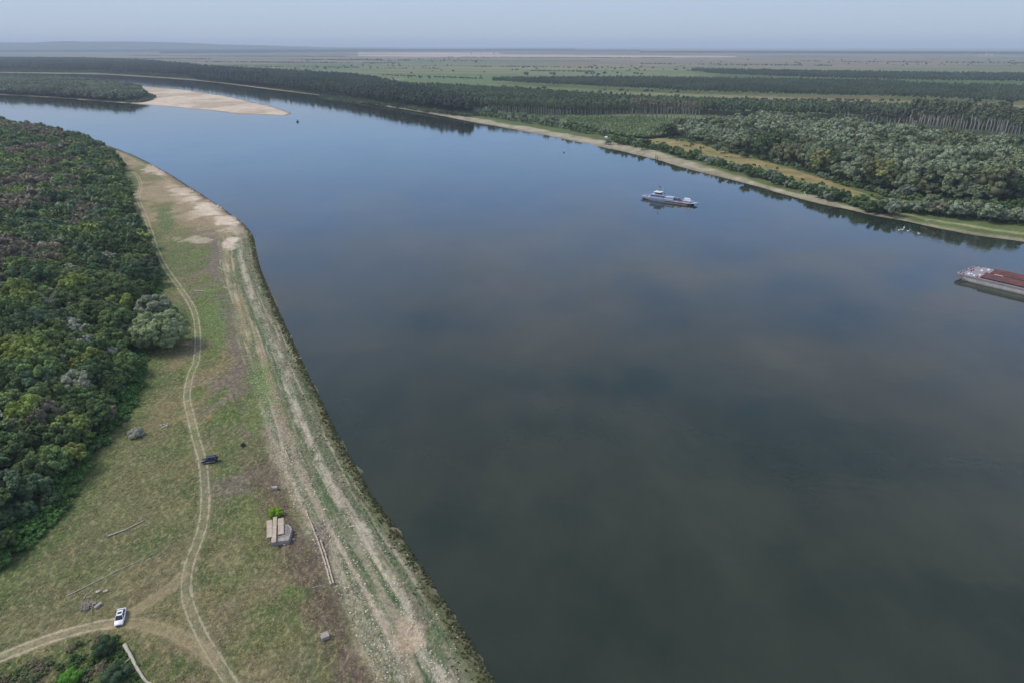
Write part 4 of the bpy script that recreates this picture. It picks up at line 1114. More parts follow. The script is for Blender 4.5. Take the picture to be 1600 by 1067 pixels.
# ------------------------------------------------------------------ plants along the near waterline, stones
def waterline():
    L_ = [p for p in LSH if 70 < p[1] < 900]
    it = []
    acc = 0
    for i in range(len(L_) - 1):
        a = np.array(L_[i]); b = np.array(L_[i + 1]); l = np.linalg.norm(b - a); t = (b - a) / l; nrm = np.array([-t[1], t[0]])
        dens = 14 if a[1] < 420 else 3
        m = int(l * dens)
        for _ in range(m):
            q = rng.random(); d = rng.exponential(0.9) - 0.2 if q < .75 else rng.uniform(0, 6)
            p = a + (b - a) * rng.random() + nrm * d
            n = vn(np.array([p[0] / 2.5]), np.array([p[1] / 2.5]), 9)[0]
            if n < 0.25 and d < 2.5: continue
            s = rng.uniform(.12, .36) * (1.0 if d < 2.5 else .7)
            c = (sl(88, 98, 60) if rng.random() < .6 else sl(118, 118, 86)) * rng.uniform(.7, 1.2)
            it.append((int(rng.integers(2)), p[0], p[1], gz0(d), rng.uniform(0, 6), s, rng.uniform(.8, 1.6), c))
    o = link('waterside_plants', merge({i: crown_arr(330 + i, 1.0, 1.1, 0, 4, 26, .42, 1) for i in range(2)}, it, 'waterside_plants'))
    tag(o, 'low dark plants growing along the near waterline', 'water plants', kind='stuff')
def gz0(d): return float(np.clip(d * .1, -.1, 1.2)) + .0
waterline()

# ------------------------------------------------------------------ vehicles
WHITEP = solid('white_car_paint', sl(222, 224, 228), 0.3, 0.03, 1, 0, 0.5)
NAVYP = solid('navy_car_paint', sl(40, 40, 62), 0.3, 0.05, 1, 0, 0.5)
SILVERP = solid('silver_trim', sl(200, 200, 206), 0.35, 0.05, 1, 0.4, 0.5)
GLASS = solid('dark_glass', sl(38, 44, 56), 0.08, 0.05, 1, 0, 0.6)
TYRE = solid('tyre_rubber', sl(34, 34, 36), 0.9, 0.1)
RIM = solid('wheel_rim', sl(150, 150, 156), 0.4, 0.1, 1, 0.5)
LAMP = solid('lamp_glass', sl(210, 214, 220), 0.15, 0.05)
REDL = solid('tail_lamp', sl(150, 30, 28), 0.3, 0.05)
BLACK = solid('black_trim', sl(30, 30, 34), 0.6, 0.1)
def ring(x, w, z0, z1, tw=0.82, r=0.12):
    """rounded body section at station x: width w at the belt, tucked in above"""
    return [(x, -w / 2 * .9, z0), (x, w / 2 * .9, z0), (x, w / 2, z0 + r * 1.6), (x, w / 2, z0 + (z1 - z0) * .62), (x, w / 2 * .95, z1 - r * .7), (x, w / 2 * tw, z1), (x, -w / 2 * tw, z1), (x, -w / 2 * .95, z1 - r * .7), (x, -w / 2, z0 + (z1 - z0) * .62), (x, -w / 2, z0 + r * 1.6)]
def make_car(loc, rotz, label, cat, paint, kind):
    r_ = empty('car', loc, rotz, label, cat)
    if kind == 'sedan':
        Ln, W = 4.6, 1.82
        st = [(-2.30, 1.45, .42, .86), (-2.22, 1.66, .30, .98), (-1.7, 1.80, .24, 1.02), (-.9, 1.82, .22, .98), (.6, 1.82, .22, .94), (1.3, 1.80, .24, .90), (1.95, 1.70, .28, .80), (2.22, 1.50, .34, .68), (2.30, 1.30, .40, .62)]
        cab = [(-1.95, 1.30, .94, 1.00), (-1.25, 1.42, .92, 1.40), (-.75, 1.42, .92, 1.46), (.05, 1.42, .92, 1.45), (.45, 1.40, .92, 1.36), (1.18, 1.36, .86, .92)]
        roof = [(-1.18, 1.12, 1.40), (-.7, 1.16, 1.475), (0, 1.16, 1.47), (.36, 1.10, 1.39)]
        wb = (-1.38, 1.42); wr = .32
    else:
        Ln, W = 4.4, 1.85
        st = [(-2.15, 1.55, .52, 1.05), (-2.10, 1.76, .42, 1.12), (-1.5, 1.84, .38, 1.14), (0, 1.85, .36, 1.12), (.9, 1.84, .38, 1.08), (1.7, 1.76, .42, 1.02), (2.1, 1.6, .48, .92), (2.18, 1.45, .52, .84)]
        cab = [(-2.02, 1.42, 1.08, 1.16), (-1.80, 1.48, 1.08, 1.70), (-1.2, 1.50, 1.08, 1.80), (.1, 1.48, 1.08, 1.78), (.45, 1.46, 1.06, 1.66), (1.0, 1.42, 1.0, 1.08)]
        roof = [(-1.76, 1.24, 1.715), (-1.2, 1.28, 1.815), (.05, 1.26, 1.80), (.38, 1.2, 1.69)]
        wb = (-1.35, 1.35); wr = .38
    MB().loft([ring(*a) for a in st]).build('body', paint, r_, smooth=True)
    g = MB().loft([[(x, -w / 2 * 1.12, z0), (x, w / 2 * 1.12, z0), (x, w / 2 * .86, z1), (x, -w / 2 * .86, z1)] for x, w, z0, z1 in cab]).build('windows', GLASS, r_)
    MB().loft([[(x, -w / 2, z - .03), (x, w / 2, z - .03), (x, w / 2 * .94, z + .02), (x, -w / 2 * .94, z + .02)] for x, w, z in roof]).build('roof', paint, r_, smooth=False)
    p = MB()
    for sy in (-1, 1):      # window pillars in body colour
        for xa, xb in ((-1.75, -1.2), (-.4, -.45), (1.05, .42)):
            p.tube([(xa, sy * .76, cab[0][2] + .03), (xb, sy * .63, roof[1][2] - .05)], .045, 5)
    p.build('pillars', paint, r_)
    for wx in wb:
        for sy in (-1, 1):
            y0 = sy * (W / 2 - .10)
            wh = MB().tube([(wx, y0 - sy * .12, wr), (wx, y0 + sy * .11, wr)], wr, 16).build('wheel', TYRE, r_)
            MB().tube([(wx, y0 + sy * .05, wr), (wx, y0 + sy * .125, wr)], wr * .62, 12).build('rim', RIM, wh)
    fx = st[-1][0]; rx = st[0][0]
    for sy in (-1, 1):
        MB().box(fx - .22, fx - .02, sy * .62 - .17, sy * .62 + .17, st[-1][3] - .12, st[-1][3] + .03).build('headlight', LAMP, r_, bevel=.02)
        MB().box(rx - .01, rx + .12, sy * .64 - .14, sy * .64 + .14, st[0][3] - .18, st[0][3] - .02).build('tail_light', REDL, r_, bevel=.02)
        MB().box(.45, .62, sy * .97 - .09, sy * .97 + .09, st[3][3], st[3][3] + .13).build('mirror', paint, r_, bevel=.03)
    MB().box(fx - .03, fx + .015, -.42, .42, .42, .58).build('grille', BLACK, r_)
    if kind == 'sedan':
        MB().box(-.62, .0, -.40, .40, 1.488, 1.50).build('sunroof', GLASS, r_)
    else:
        for sy in (-1, 1):
            MB().box(-1.2, 1.0, sy * .93 - .03, sy * .93 + .03, .38, .56).build('side_sill', SILVERP, r_)  # sill in a pale colour that stands for its white highlight
            MB().tube([(-1.5, sy * .55, 1.86), (0, sy * .55, 1.85)], .025, 5).build('roof_rail', SILVERP, r_)
        sp = MB().tube([(-2.16, 0, 1.0), (-2.40, 0, 1.0)], .36, 14).build('spare_wheel', TYRE, r_)
        MB().tube([(-2.38, 0, 1.0), (-2.43, 0, 1.0)], .24, 12).build('cover', SILVERP, sp)
    return r_
a = G(191.6, 954.5); b = G(186, 979)
make_car((*((a + b) / 2)[:2], gz(*((a + b) / 2)[:2]) + .02), atan2(b[1] - a[1], b[0] - a[0]), 'white sedan parked where the sandy track forks', 'car', WHITEP, 'sedan')
a = G(338.5, 720); b = G(317.5, 722.5)
make_car((*((a + b) / 2)[:2], gz(*((a + b) / 2)[:2]) + .02), atan2(b[1] - a[1], b[0] - a[0]), 'dark navy off-road car with pale sill highlight parked beside the track', 'car', NAVYP, 'suv')

# ------------------------------------------------------------------ concrete remains on the meadow
CONC = solid('weathered_concrete', sl(152, 144, 138), 0.9, 0.28, 1.2, bump=.4)
CONCD = solid('stained_concrete', sl(128, 120, 118), 0.95, 0.35, 1.0, bump=.5)
SLAB = solid('tan_slab', sl(170, 158, 142), 0.9, 0.25, 1.3, bump=.3)
def ruin():
    p = G(441, 838)
    r_ = empty('concrete_ruin', p, radians(12), 'broken concrete bunker base with three tan slabs lying on it', 'ruin')
    poly = [(-2.2, -2.9), (1.9, -3.1), (2.35, 1.2), (1.4, 3.0), (-1.6, 3.6), (-2.4, 1.0)]
    MB().prism(poly, -.5, 1.15).build('base', CONC, r_, bevel=.06)
    MB().prism([(-1.0, -1.9), (1.75, -1.4), (1.95, 1.0), (1.2, 2.6), (-.7, 2.8)], 1.151, 1.20).build('stained_top', CONCD, r_)
    for i, (x, y, l, wd, rz, z, ty) in enumerate([(-3.0, 1.9, 6.6, 1.25, .10, 1.25, .02), (-1.7, 1.0, 9.6, .95, .07, 1.50, .03), (-.35, 2.3, 6.2, 1.35, .09, 1.30, .02)]):
        sb = MB().box(-wd / 2, wd / 2, -l / 2, l / 2, 0, .26).build('slab', SLAB, r_, (x, y, z), rz, bevel=.03); sb.rotation_euler = (0.02, 0, rz)
    MB().box(-.55, .1, -1.0, -.55, 1.19, 1.26).build('hole_shade', BLACK, r_)  # black slab drawn for the shade inside an opening
    q = random.Random(3)
    for i in range(18):
        a = q.uniform(0, 6.28); k = q.uniform(3.0, 4.4); s_ = q.uniform(.1, .28)
        x, y = cos(a) * k * .75, sin(a) * k
        MB().box(x - s_, x + s_, y - s_ * .7, y + s_ * .7, -.2, s_ * 1.1 + .05, s_ * .2, s_ * .2).build('stone', CONC, r_)
ruin()
def block(px, py, sx, sy, sz, rz, label, tilt=0):
    p = G(px, py); p[2] -= .12
    o = MB().box(-sx / 2, sx / 2, -sy / 2, sy / 2, 0, sz, .03, .03).build('concrete_block', CONC, None, p, rz, bevel=.04)
    o.rotation_euler = (tilt, 0, rz); tag(o, label, 'concrete block')
    return o
block(430, 764, 1.25, 1.2, .9, .2, 'small concrete block in the grass above the ruin')
block(508, 995, 1.6, 1.5, .9, .5, 'pale concrete block on the brown soil near the pebbles', .06)
block(153.5, 947, .75, 1.7, .65, -.35, 'upright pale block beside the stick pile')
def wall():
    a = G(478, 799); b = G(516, 914)
    d = b - a; l = float(np.hypot(d[0], d[1])); rz = atan2(d[1], d[0])
    r_ = empty('low_wall', a, rz, 'long low broken concrete kerb wall by the pebbly shore', 'wall')
    q = random.Random(8)
    for nm, y0, n, x0, x1 in (('kerb_row', .0, 22, 0, 1.0), ('kerb_row', .62, 13, .45, 1.0)):
        m = MB()
        for i in range(n):
            t0 = x0 + (x1 - x0) * i / n; t1 = x0 + (x1 - x0) * (i + .985) / n
            X0, X1 = t0 * l, t1 * l; yy = y0 + .5 * sin(t0 * 3) + q.uniform(-.05, .05); z1 = q.uniform(.25, .48)
            zz = [float(gz(*(a[:2] + d[:2] * t)) - a[2]) for t in (t0, t1)]
            m.box(X0, X1, yy - .19, yy + .19, min(zz) - .3, max(zz) + z1, .02, .02)
        m.build(nm, SLAB, r_)
wall()
BLEACH = solid('bleached_wood', sl(170, 166, 150), 0.85, 0.18, 2)
GREYW = solid('grey_driftwood', sl(166, 158, 140), 0.9, 0.22, 2)
def log(name, pts, r0, r1, label, cat='log', mat=BLEACH, br=(), fn=G, k=7):
    P0 = fn(*pts[0])
    w_ = []
    for i, p in enumerate(pts):
        g = fn(*p); t = i / (len(pts) - 1); w_.append(g - P0 + np.array([0, 0, (r0 + (r1 - r0) * t) * .8]))
    ra = [r0 + (r1 - r0) * i / (len(pts) - 1) for i in range(len(pts))]
    r_ = empty(name, P0, 0, label, cat)
    MB().tube(w_, ra, k).build('stem', mat, r_, smooth=True)
    for (i, dx, dy, dz, rr) in br:
        MB().tube([w_[i], w_[i] + np.array([dx, dy, dz]) * .5, w_[i] + np.array([dx, dy, dz])], [rr, rr * .8, rr * .4], 5).build('branch', mat, r_, smooth=True)
    return r_
log('fallen_log', [(195, 1009), (199, 1016), (206, 1028), (214, 1044), (222, 1057), (229, 1066), (243, 1072), (262, 1078)], .42, .20, 'thick bleached fallen trunk with a stub branch at the bottom edge', 'log', BLEACH, ((2, -.5, -1.6, .3, .16), (5, 1.0, -.8, .3, .1)))
log('fallen_pole', [(169, 838), (182, 833), (196, 828), (212, 820), (226, 813)], .22, .16, 'straight pale pole lying on the meadow, shorter and thicker of two', 'log', BLEACH)
log('fallen_pole', [(103, 932), (125, 921), (145, 911), (168, 900), (180, 893), (205, 882), (228, 871), (256, 857)], .13, .05, 'long thin pale pole lying across the meadow, longer of two', 'log', BLEACH, ((5, .5, .6, .1, .05),))
log('fallen_branch', [(131, 936), (134, 930), (141, 926), (142, 923)], .12, .08, 'short curved pale branch above the stick pile', 'branch', BLEACH)
log('fallen_branch', [(487, 918), (500, 915), (515, 912)], .08, .06, 'thin pale pole at the foot of the kerb wall', 'branch', BLEACH)
log('driftwood', [(304, 455), (315, 455.5), (328, 458), (341, 456)], .28, .10, 'pale driftwood stick across the green patch, upper of two', 'driftwood', BLEACH)
log('driftwood', [(338, 493), (350, 491.5), (364, 491)], .22, .10, 'pale driftwood stick across the green patch, lower of two', 'driftwood', BLEACH)
log('driftwood', [(349, 449), (355, 451), (359, 453), (366, 450)], .22, .10, 'crooked driftwood branch on the purple weeds', 'driftwood', BLEACH, ((1, .8, .9, .2, .1),))
log('driftwood', [(446, 704), (449, 711), (453, 720)], .18, .12, 'short grey driftwood log on the pebble strip', 'driftwood', GREYW)
log('driftwood', [(356, 428), (341, 418)], .3, .15, 'grey driftwood log on the upper shore path', 'driftwood', GREYW)
def pile(px, py, n, s, R, label, mat, sticks=0, name='stone_pile', cat='stone pile'):
    p = G(px, py); q = random.Random(int(px)); r_ = empty(name, p, 0, label, cat)
    m = MB()
    for i in range(n):
        a = q.uniform(0, 6.28); k = R * sqrt(q.random()); ss_ = s * q.uniform(.5, 1.3); x, y = cos(a) * k * 1.2, sin(a) * k
        v = ICO[1][0] * np.array([ss_ * q.uniform(.7, 1.2), ss_ * q.uniform(.7, 1.1), ss_ * q.uniform(.5, .9)]) * (1 + np.random.default_rng(i).uniform(-.2, .2, (len(ICO[1][0]), 1))) + (x, y, max(0, (R - k) * .3) + ss_ * .2)
        m.add(v, ICO[1][1].tolist())
    m.build('stones' if not sticks else 'rubble', mat, r_)
    if sticks:
        b = MB()
        for i in range(sticks):
            a = q.uniform(0, 6.28); x, y = q.uniform(-R, R), q.uniform(-R, R) * .7; l = q.uniform(.6, 1.5)
            b.tube([(x, y, .3), (x + cos(a) * l, y + sin(a) * l, q.uniform(.4, 1.0))], .05, 4)
        b.build('sticks', BLEACH, r_)
STONE = solid('pale_stone', sl(172, 166, 156), 0.95, 0.25, 3)
pile(138, 947, 26, .42, 1.3, 'heap of rubble and dry sticks beside the pale block', solid('grey_rubble', sl(126, 116, 108), .95, .3, 3), 46, 'rubble_heap', 'rubble heap')
pile(155, 924, 3, .35, .35, 'pair of pale stones left of another above the stick pile', STONE, 0)
pile(164, 924, 3, .35, .3, 'pale stones right of another above the stick pile', STONE, 0)
pile(257, 665, 9, .4, 1.0, 'small pile of pale stones on the meadow by the track', STONE, 0)
pile(424, 762, 4, .22, .7, 'few small stones left of the concrete block', STONE, 0)
def loose_stones():
    it = MB(); q = np.random.default_rng(31); n = 0
    L_ = [p for p in LSH if 70 < p[1] < 420]
    VV = []; FF = []
    iv, fi = ICO[1]
    for i in range(len(L_) - 1):
        a = np.array(L_[i]); b = np.array(L_[i + 1]); l = np.linalg.norm(b - a); t = (b - a) / l; nr = np.array([-t[1], t[0]])
        for _ in range(int(l * 16)):
            u = q.random()
            d = q.normal(8.6, .9) if u < .3 else q.uniform(12.5, 20) if u < .85 else q.uniform(1, 12)
            p = a + (b - a) * q.random() + nr * d
            s_ = q.uniform(.06, .20) * (1.6 if q.random() < .04 else 1)
            v = iv * np.array([s_ * 1.2, s_, s_ * .6]) * (1 + q.uniform(-.25, .25, (len(iv), 1)))
            VV.append((v, p)); n += 1
    xy = np.array([p for _, p in VV]); z = left_h(xy[:, 0], xy[:, 1])
    V = np.concatenate([v + np.array([p[0], p[1], zz]) for (v, p), zz in zip(VV, z)])
    F = (fi[None] + (np.arange(n) * len(iv))[:, None, None]).reshape(-1, 3)
    o = link('pebbles', mesh_np('pebbles', V, F, solid('pebble_stone', sl(190, 182, 166), .95, .35, .7))); tag(o, 'pale pebbles scattered along the near shore strips', 'pebbles', kind='stuff')
loose_stones()

# ------------------------------------------------------------------ grass tufts on the meadow
def tufts():
    q = np.random.default_rng(77)
    n = 60000
    y = 78 * np.exp(q.random(n) * 1.5); sh = np.array(LSH); xs_ = np.interp(y, sh[:, 1], sh[:, 0])
    x = xs_ - q.uniform(15, 130, n) * np.maximum(1, y / 250)
    fd = sdist(x, y, FEDGE)[0]; s = sdist(x, y, LSH)[0]
    tr = np.minimum(np.minimum(np.abs(sdist(x, y, T_MAIN)[0]), np.abs(sdist(x, y, T_LEFT)[0])), np.minimum(np.abs(sdist(x, y, T_EAST)[0]), np.abs(sdist(x, y, T_UP)[0])))
    ok = (fd < 0) & (s > 17) & (tr > 1.9) & inview(x, y, 2.4 + 0 * x, 10) & (fbm(x / 3, y / 3, 91, 3) > .45)
    x, y = x[ok], y[ok]; z = left_h(x, y); m = len(x)
    n1 = fbm(x / 9, y / 9, 93, 3)
    k = 7
    a = q.uniform(0, 6.28, (m, k)); r = q.uniform(.05, .35, (m, k)); hgt = q.uniform(.06, .18, (m, k)); s_ = q.uniform(.06, .15, (m, k))
    cx = x[:, None] + r * np.cos(a); cy = y[:, None] + r * np.sin(a)
    b = a + q.uniform(-1, 1, (m, k))
    v0 = np.stack([cx - s_ * np.sin(b), cy + s_ * np.cos(b), z[:, None] - .03 + 0 * cx], 2)
    v1 = np.stack([cx + s_ * np.sin(b), cy - s_ * np.cos(b), z[:, None] - .03 + 0 * cx], 2)
    v2 = np.stack([cx + hgt * .8 * np.cos(a), cy + hgt * .8 * np.sin(a), z[:, None] + hgt * .8], 2)
    V = np.stack([v0, v1, v2], 2).reshape(-1, 3)
    F = np.arange(len(V)).reshape(-1, 3)
    c1, c2, c3 = sl(186, 172, 130), sl(122, 132, 80), sl(158, 152, 110)
    u = q.random(m) + (n1 - .5) * 1.6
    C = np.where((u > .62)[:, None], c1, np.where((u < .32)[:, None], c2, c3)) * q.uniform(.8, 1.2, (m, 1))
    C = np.repeat(C, k * 3, 0)
    o = link('grass', mesh_np('grass', V, F, LEAF, C)); tag(o, 'dry and green grass tufts on the near meadow', 'grass', kind='stuff')
tufts()

# ------------------------------------------------------------------ ferry
FG = solid('pale_lilac_paint', sl(150, 158, 182), 0.55, 0.08, .6)
FD = solid('grey_deck', sl(122, 128, 150), 0.7, 0.15, .6)
FB = solid('black_hull', sl(26, 28, 38), 0.5, 0.1)
FR = solid('red_antifouling', sl(120, 44, 44), 0.7, 0.1)
FW = solid('cream_roof', sl(226, 222, 200), 0.5, 0.05)
WH = solid('white_paint', sl(222, 226, 232), 0.5, 0.05)
RP = solid('red_paint', sl(128, 48, 56), 0.4, 0.05)
def hull_loft(st):
    m = MB()
    m.loft([[(x, -wb / 2, z0), (x, wb / 2, z0), (x, w_ / 2, z1), (x, -w_ / 2, z1)] for x, wb, w_, z0, z1 in st]); return m
def ferry():
    a = P(1004, 310); b = P(1087, 321.5)
    c = (a + b) / 2; rz = atan2(b[1] - a[1], b[0] - a[0])
    r_ = empty('ferry', (c[0], c[1], 0), rz, 'small pale grey ferry with cream wheelhouse roof crossing the river', 'ferry')
    hull_loft([(-23, 1.0, 3.4, .9, 2.2), (-20.5, 4.5, 6.6, -.6, 2.0), (-15, 7.0, 8.2, -.9, 1.6), (3, 7.4, 8.4, -.9, 1.5), (5, 6.6, 8.0, -.6, 1.5)]).build('hull', FG, r_)
    hull_loft([(-22.2, 1.2, 3.2, .05, 1.0), (-20.4, 4.9, 6.2, -.5, .8), (-15, 7.5, 7.95, -.8, .35)]).build('bow_band', FB, r_)
    MB().prism([(-22.6, -1.5), (-20.4, -3.1), (-15, -3.9), (4.8, -4.0), (4.8, 4.0), (-15, 3.9), (-20.4, 3.1), (-22.6, 1.5)], 1.55, 2.04).build('deck', FD, r_)
    # pontoon for the cars, lashed in front
    pn = hull_loft([(-1.2, 8.4, 9.0, -.5, 1.25), (0, 9.2, 9.6, -.8, 1.25), (17, 9.2, 9.6, -.8, 1.25), (19.5, 7.8, 9.0, -.1, 1.25)]).build('pontoon', FB, r_)
    MB().box(-1, 19.4, -4.75, 4.75, 1.254, 1.42).build('pontoon_deck', FD, pn)
    MB().box(-.9, 17.6, -4.86, -4.80, .28, .46).build('rubbing_strake', solid('pale_strake', sl(214, 200, 176), .6), pn)
    MB().box(-.9, 18.4, -4.84, 4.84, -.2, .16).build('waterline_band', FR, pn)
    for x0, x1, z0, z1 in ((19.4, 23.2, 1.3, 1.9), (-23.6, -22.2, 2.0, 2.6)):
        m = MB(); w_ = 3.6 if x0 > 0 else 1.2
        m.add([(x0, -w_, z0), (x0, w_, z0), (x1, w_ * .9, z1), (x1, -w_ * .9, z1), (x0, -w_, z0 + .18), (x0, w_, z0 + .18), (x1, w_ * .9, z1 + .12), (x1, -w_ * .9, z1 + .12)],
              [(0, 1, 2, 3), (4, 7, 6, 5), (0, 4, 5, 1), (1, 5, 6, 2), (2, 6, 7, 3), (3, 7, 4, 0)]); m.build('ramp', FG, r_)
    # lower deckhouse with windows
    dh = MB().box(-14.5, -3.5, -3.1, 3.1, 2.04, 4.4, .1, .1).build('deckhouse', FG, r_, bevel=.05)
    for i in range(7):
        for sy in (-1, 1):
            MB().box(-13.6 + i * 1.45, -12.8 + i * 1.45, sy * 3.07 - .05, sy * 3.07 + .05, 3.1, 3.8).build('window', GLASS, dh)
    MB().box(-14.9, -3.2, -3.4, 3.4, 4.41, 4.55).build('deckhouse_roof', FG, r_)
    ap = MB().box(-3.0, 4.6, -2.7, 2.7, 2.045, 4.0, .12, .2).build('aft_cabin', solid('pale_blue_grey_cabin', sl(162, 172, 196), .6, .08), r_, bevel=.06)
    for i in range(4): MB().box(-2.4 + i * 1.7, -1.5 + i * 1.7, -2.66, -2.56, 2.9, 3.5).build('window', GLASS, ap)
    MB().box(4.62, 4.70, -.5, .5, 2.1, 3.7).build('door', FB, ap)
    whs = MB().box(-11.2, -6.8, -2.0, 2.0, 4.56, 6.5, .15, .12).build('wheelhouse', FG, r_, bevel=.04)
    MB().box(-11.24, -6.76, -2.04, 2.04, 5.35, 6.15, .08, .08).build('windows', GLASS, whs)
    MB().box(-12.2, -6.0, -2.7, 2.7, 6.52, 6.78, .15, .15).build('wheelhouse_roof', FW, r_, bevel=.05)
    mast = MB().tube([(-8.2, 0, 6.7), (-8.2, 0, 11.6)], [.12, .05], 6).tube([(-8.2, -1.1, 9.8), (-8.2, 1.1, 9.8)], .05, 5).build('mast', BLACK, r_)
    MB().box(-8.7, -7.7, -.9, .9, 10.6, 10.8).build('radar', BLACK, mast)
    MB().tube([(-6.3, 2.2, 6.7), (-6.3, 2.2, 9.8)], .06, 5).build('antenna', WH, r_)
    MB().box(-11, -9.4, -1.2, .8, 6.79, 7.4, .3, .2).build('roof_locker', WH, r_, bevel=.05)
    fn = MB().tube([(-4.5, 1.6, 4.5), (-4.5, 1.6, 6.4)], .35, 8).build('funnel', FD, r_)
    for x, y, s_ in ((-18, 0, .9), (-16.4, -1.6, .6), (-16.6, 1.4, .6)):
        MB().box(x - s_, x + s_, y - s_ * .7, y + s_ * .7, 2.05, 2.05 + s_ * 1.1, .1, .1).build('winch', WH if y else FD, r_, bevel=.04)
    rl = MB()
    for sy in (-1, 1):
        pts = [(-22, sy * 1.6), (-20, sy * 3.2), (-15, sy * 3.95), (-9, sy * 4.05), (-3, sy * 4.1), (4.6, sy * 4.1)]
        for zz in (2.6, 3.0): rl.tube([(x, y, zz) for x, y in pts], .035, 4)
        for i in range(5):
            for t in (0, .5):
                x = pts[i][0] + (pts[i + 1][0] - pts[i][0]) * t; y = pts[i][1] + (pts[i + 1][1] - pts[i][1]) * t
                rl.tube([(x, y, 1.9), (x, y, 3.0)], .035, 4)
    for sy in (-1, 1):
        for zz in (1.9, 2.3): rl.tube([(5.2, sy * 4.6, zz), (18.5, sy * 4.6, zz)], .04, 4)
        for i in range(8): rl.tube([(5.2 + i * 1.9, sy * 4.6, 1.4), (5.2 + i * 1.9, sy * 4.6, 2.3)], .035, 4)
    rl.build('railing', WH, r_)
    M = r_.matrix_basis
    cs, sn = cos(rz), sin(rz)
    def at(x, y, z): return (c[0] + x * cs - y * sn, c[1] + x * sn + y * cs, z)
    # vehicles on the deck
    v1 = make_car(at(10.6, -1.9, 1.42), rz, 'red car on the deck of the ferry', 'car', RP, 'sedan')
    r2 = empty('van', at(15.6, 1.2, 1.42), rz, 'white box van on the front deck of the ferry', 'van')
    MB().box(-3.0, 1.2, -1.0, 1.0, .7, 2.9, .04, .04).build('cargo_box', WH, r2, bevel=.05)
    MB().loft([ring(1.25, 1.9, .4, 2.2), ring(2.0, 1.9, .4, 2.1), ring(2.6, 1.8, .4, 1.3), ring(2.9, 1.6, .5, 1.1)]).build('cab', WH, r2, smooth=True)
    MB().loft([[(2.03, -.8, 1.35), (2.03, .8, 1.35), (2.03, .7, 2.0), (2.03, -.7, 2.0)], [(2.62, -.8, 1.32), (2.62, .8, 1.32), (2.16, .7, 2.02), (2.16, -.7, 2.02)]]).build('windscreen', GLASS, r2)
    for x in (-2, 2):
        for sy in (-1, 1): MB().tube([(x, sy * .75, .38), (x, sy * 1.0, .38)], .38, 12).build('wheel', TYRE, r2)
    v3 = make_car(at(7.6, 2.0, 1.42), rz, 'dark car on the ferry deck close behind its cabin', 'car', NAVYP, 'suv')
ferry()

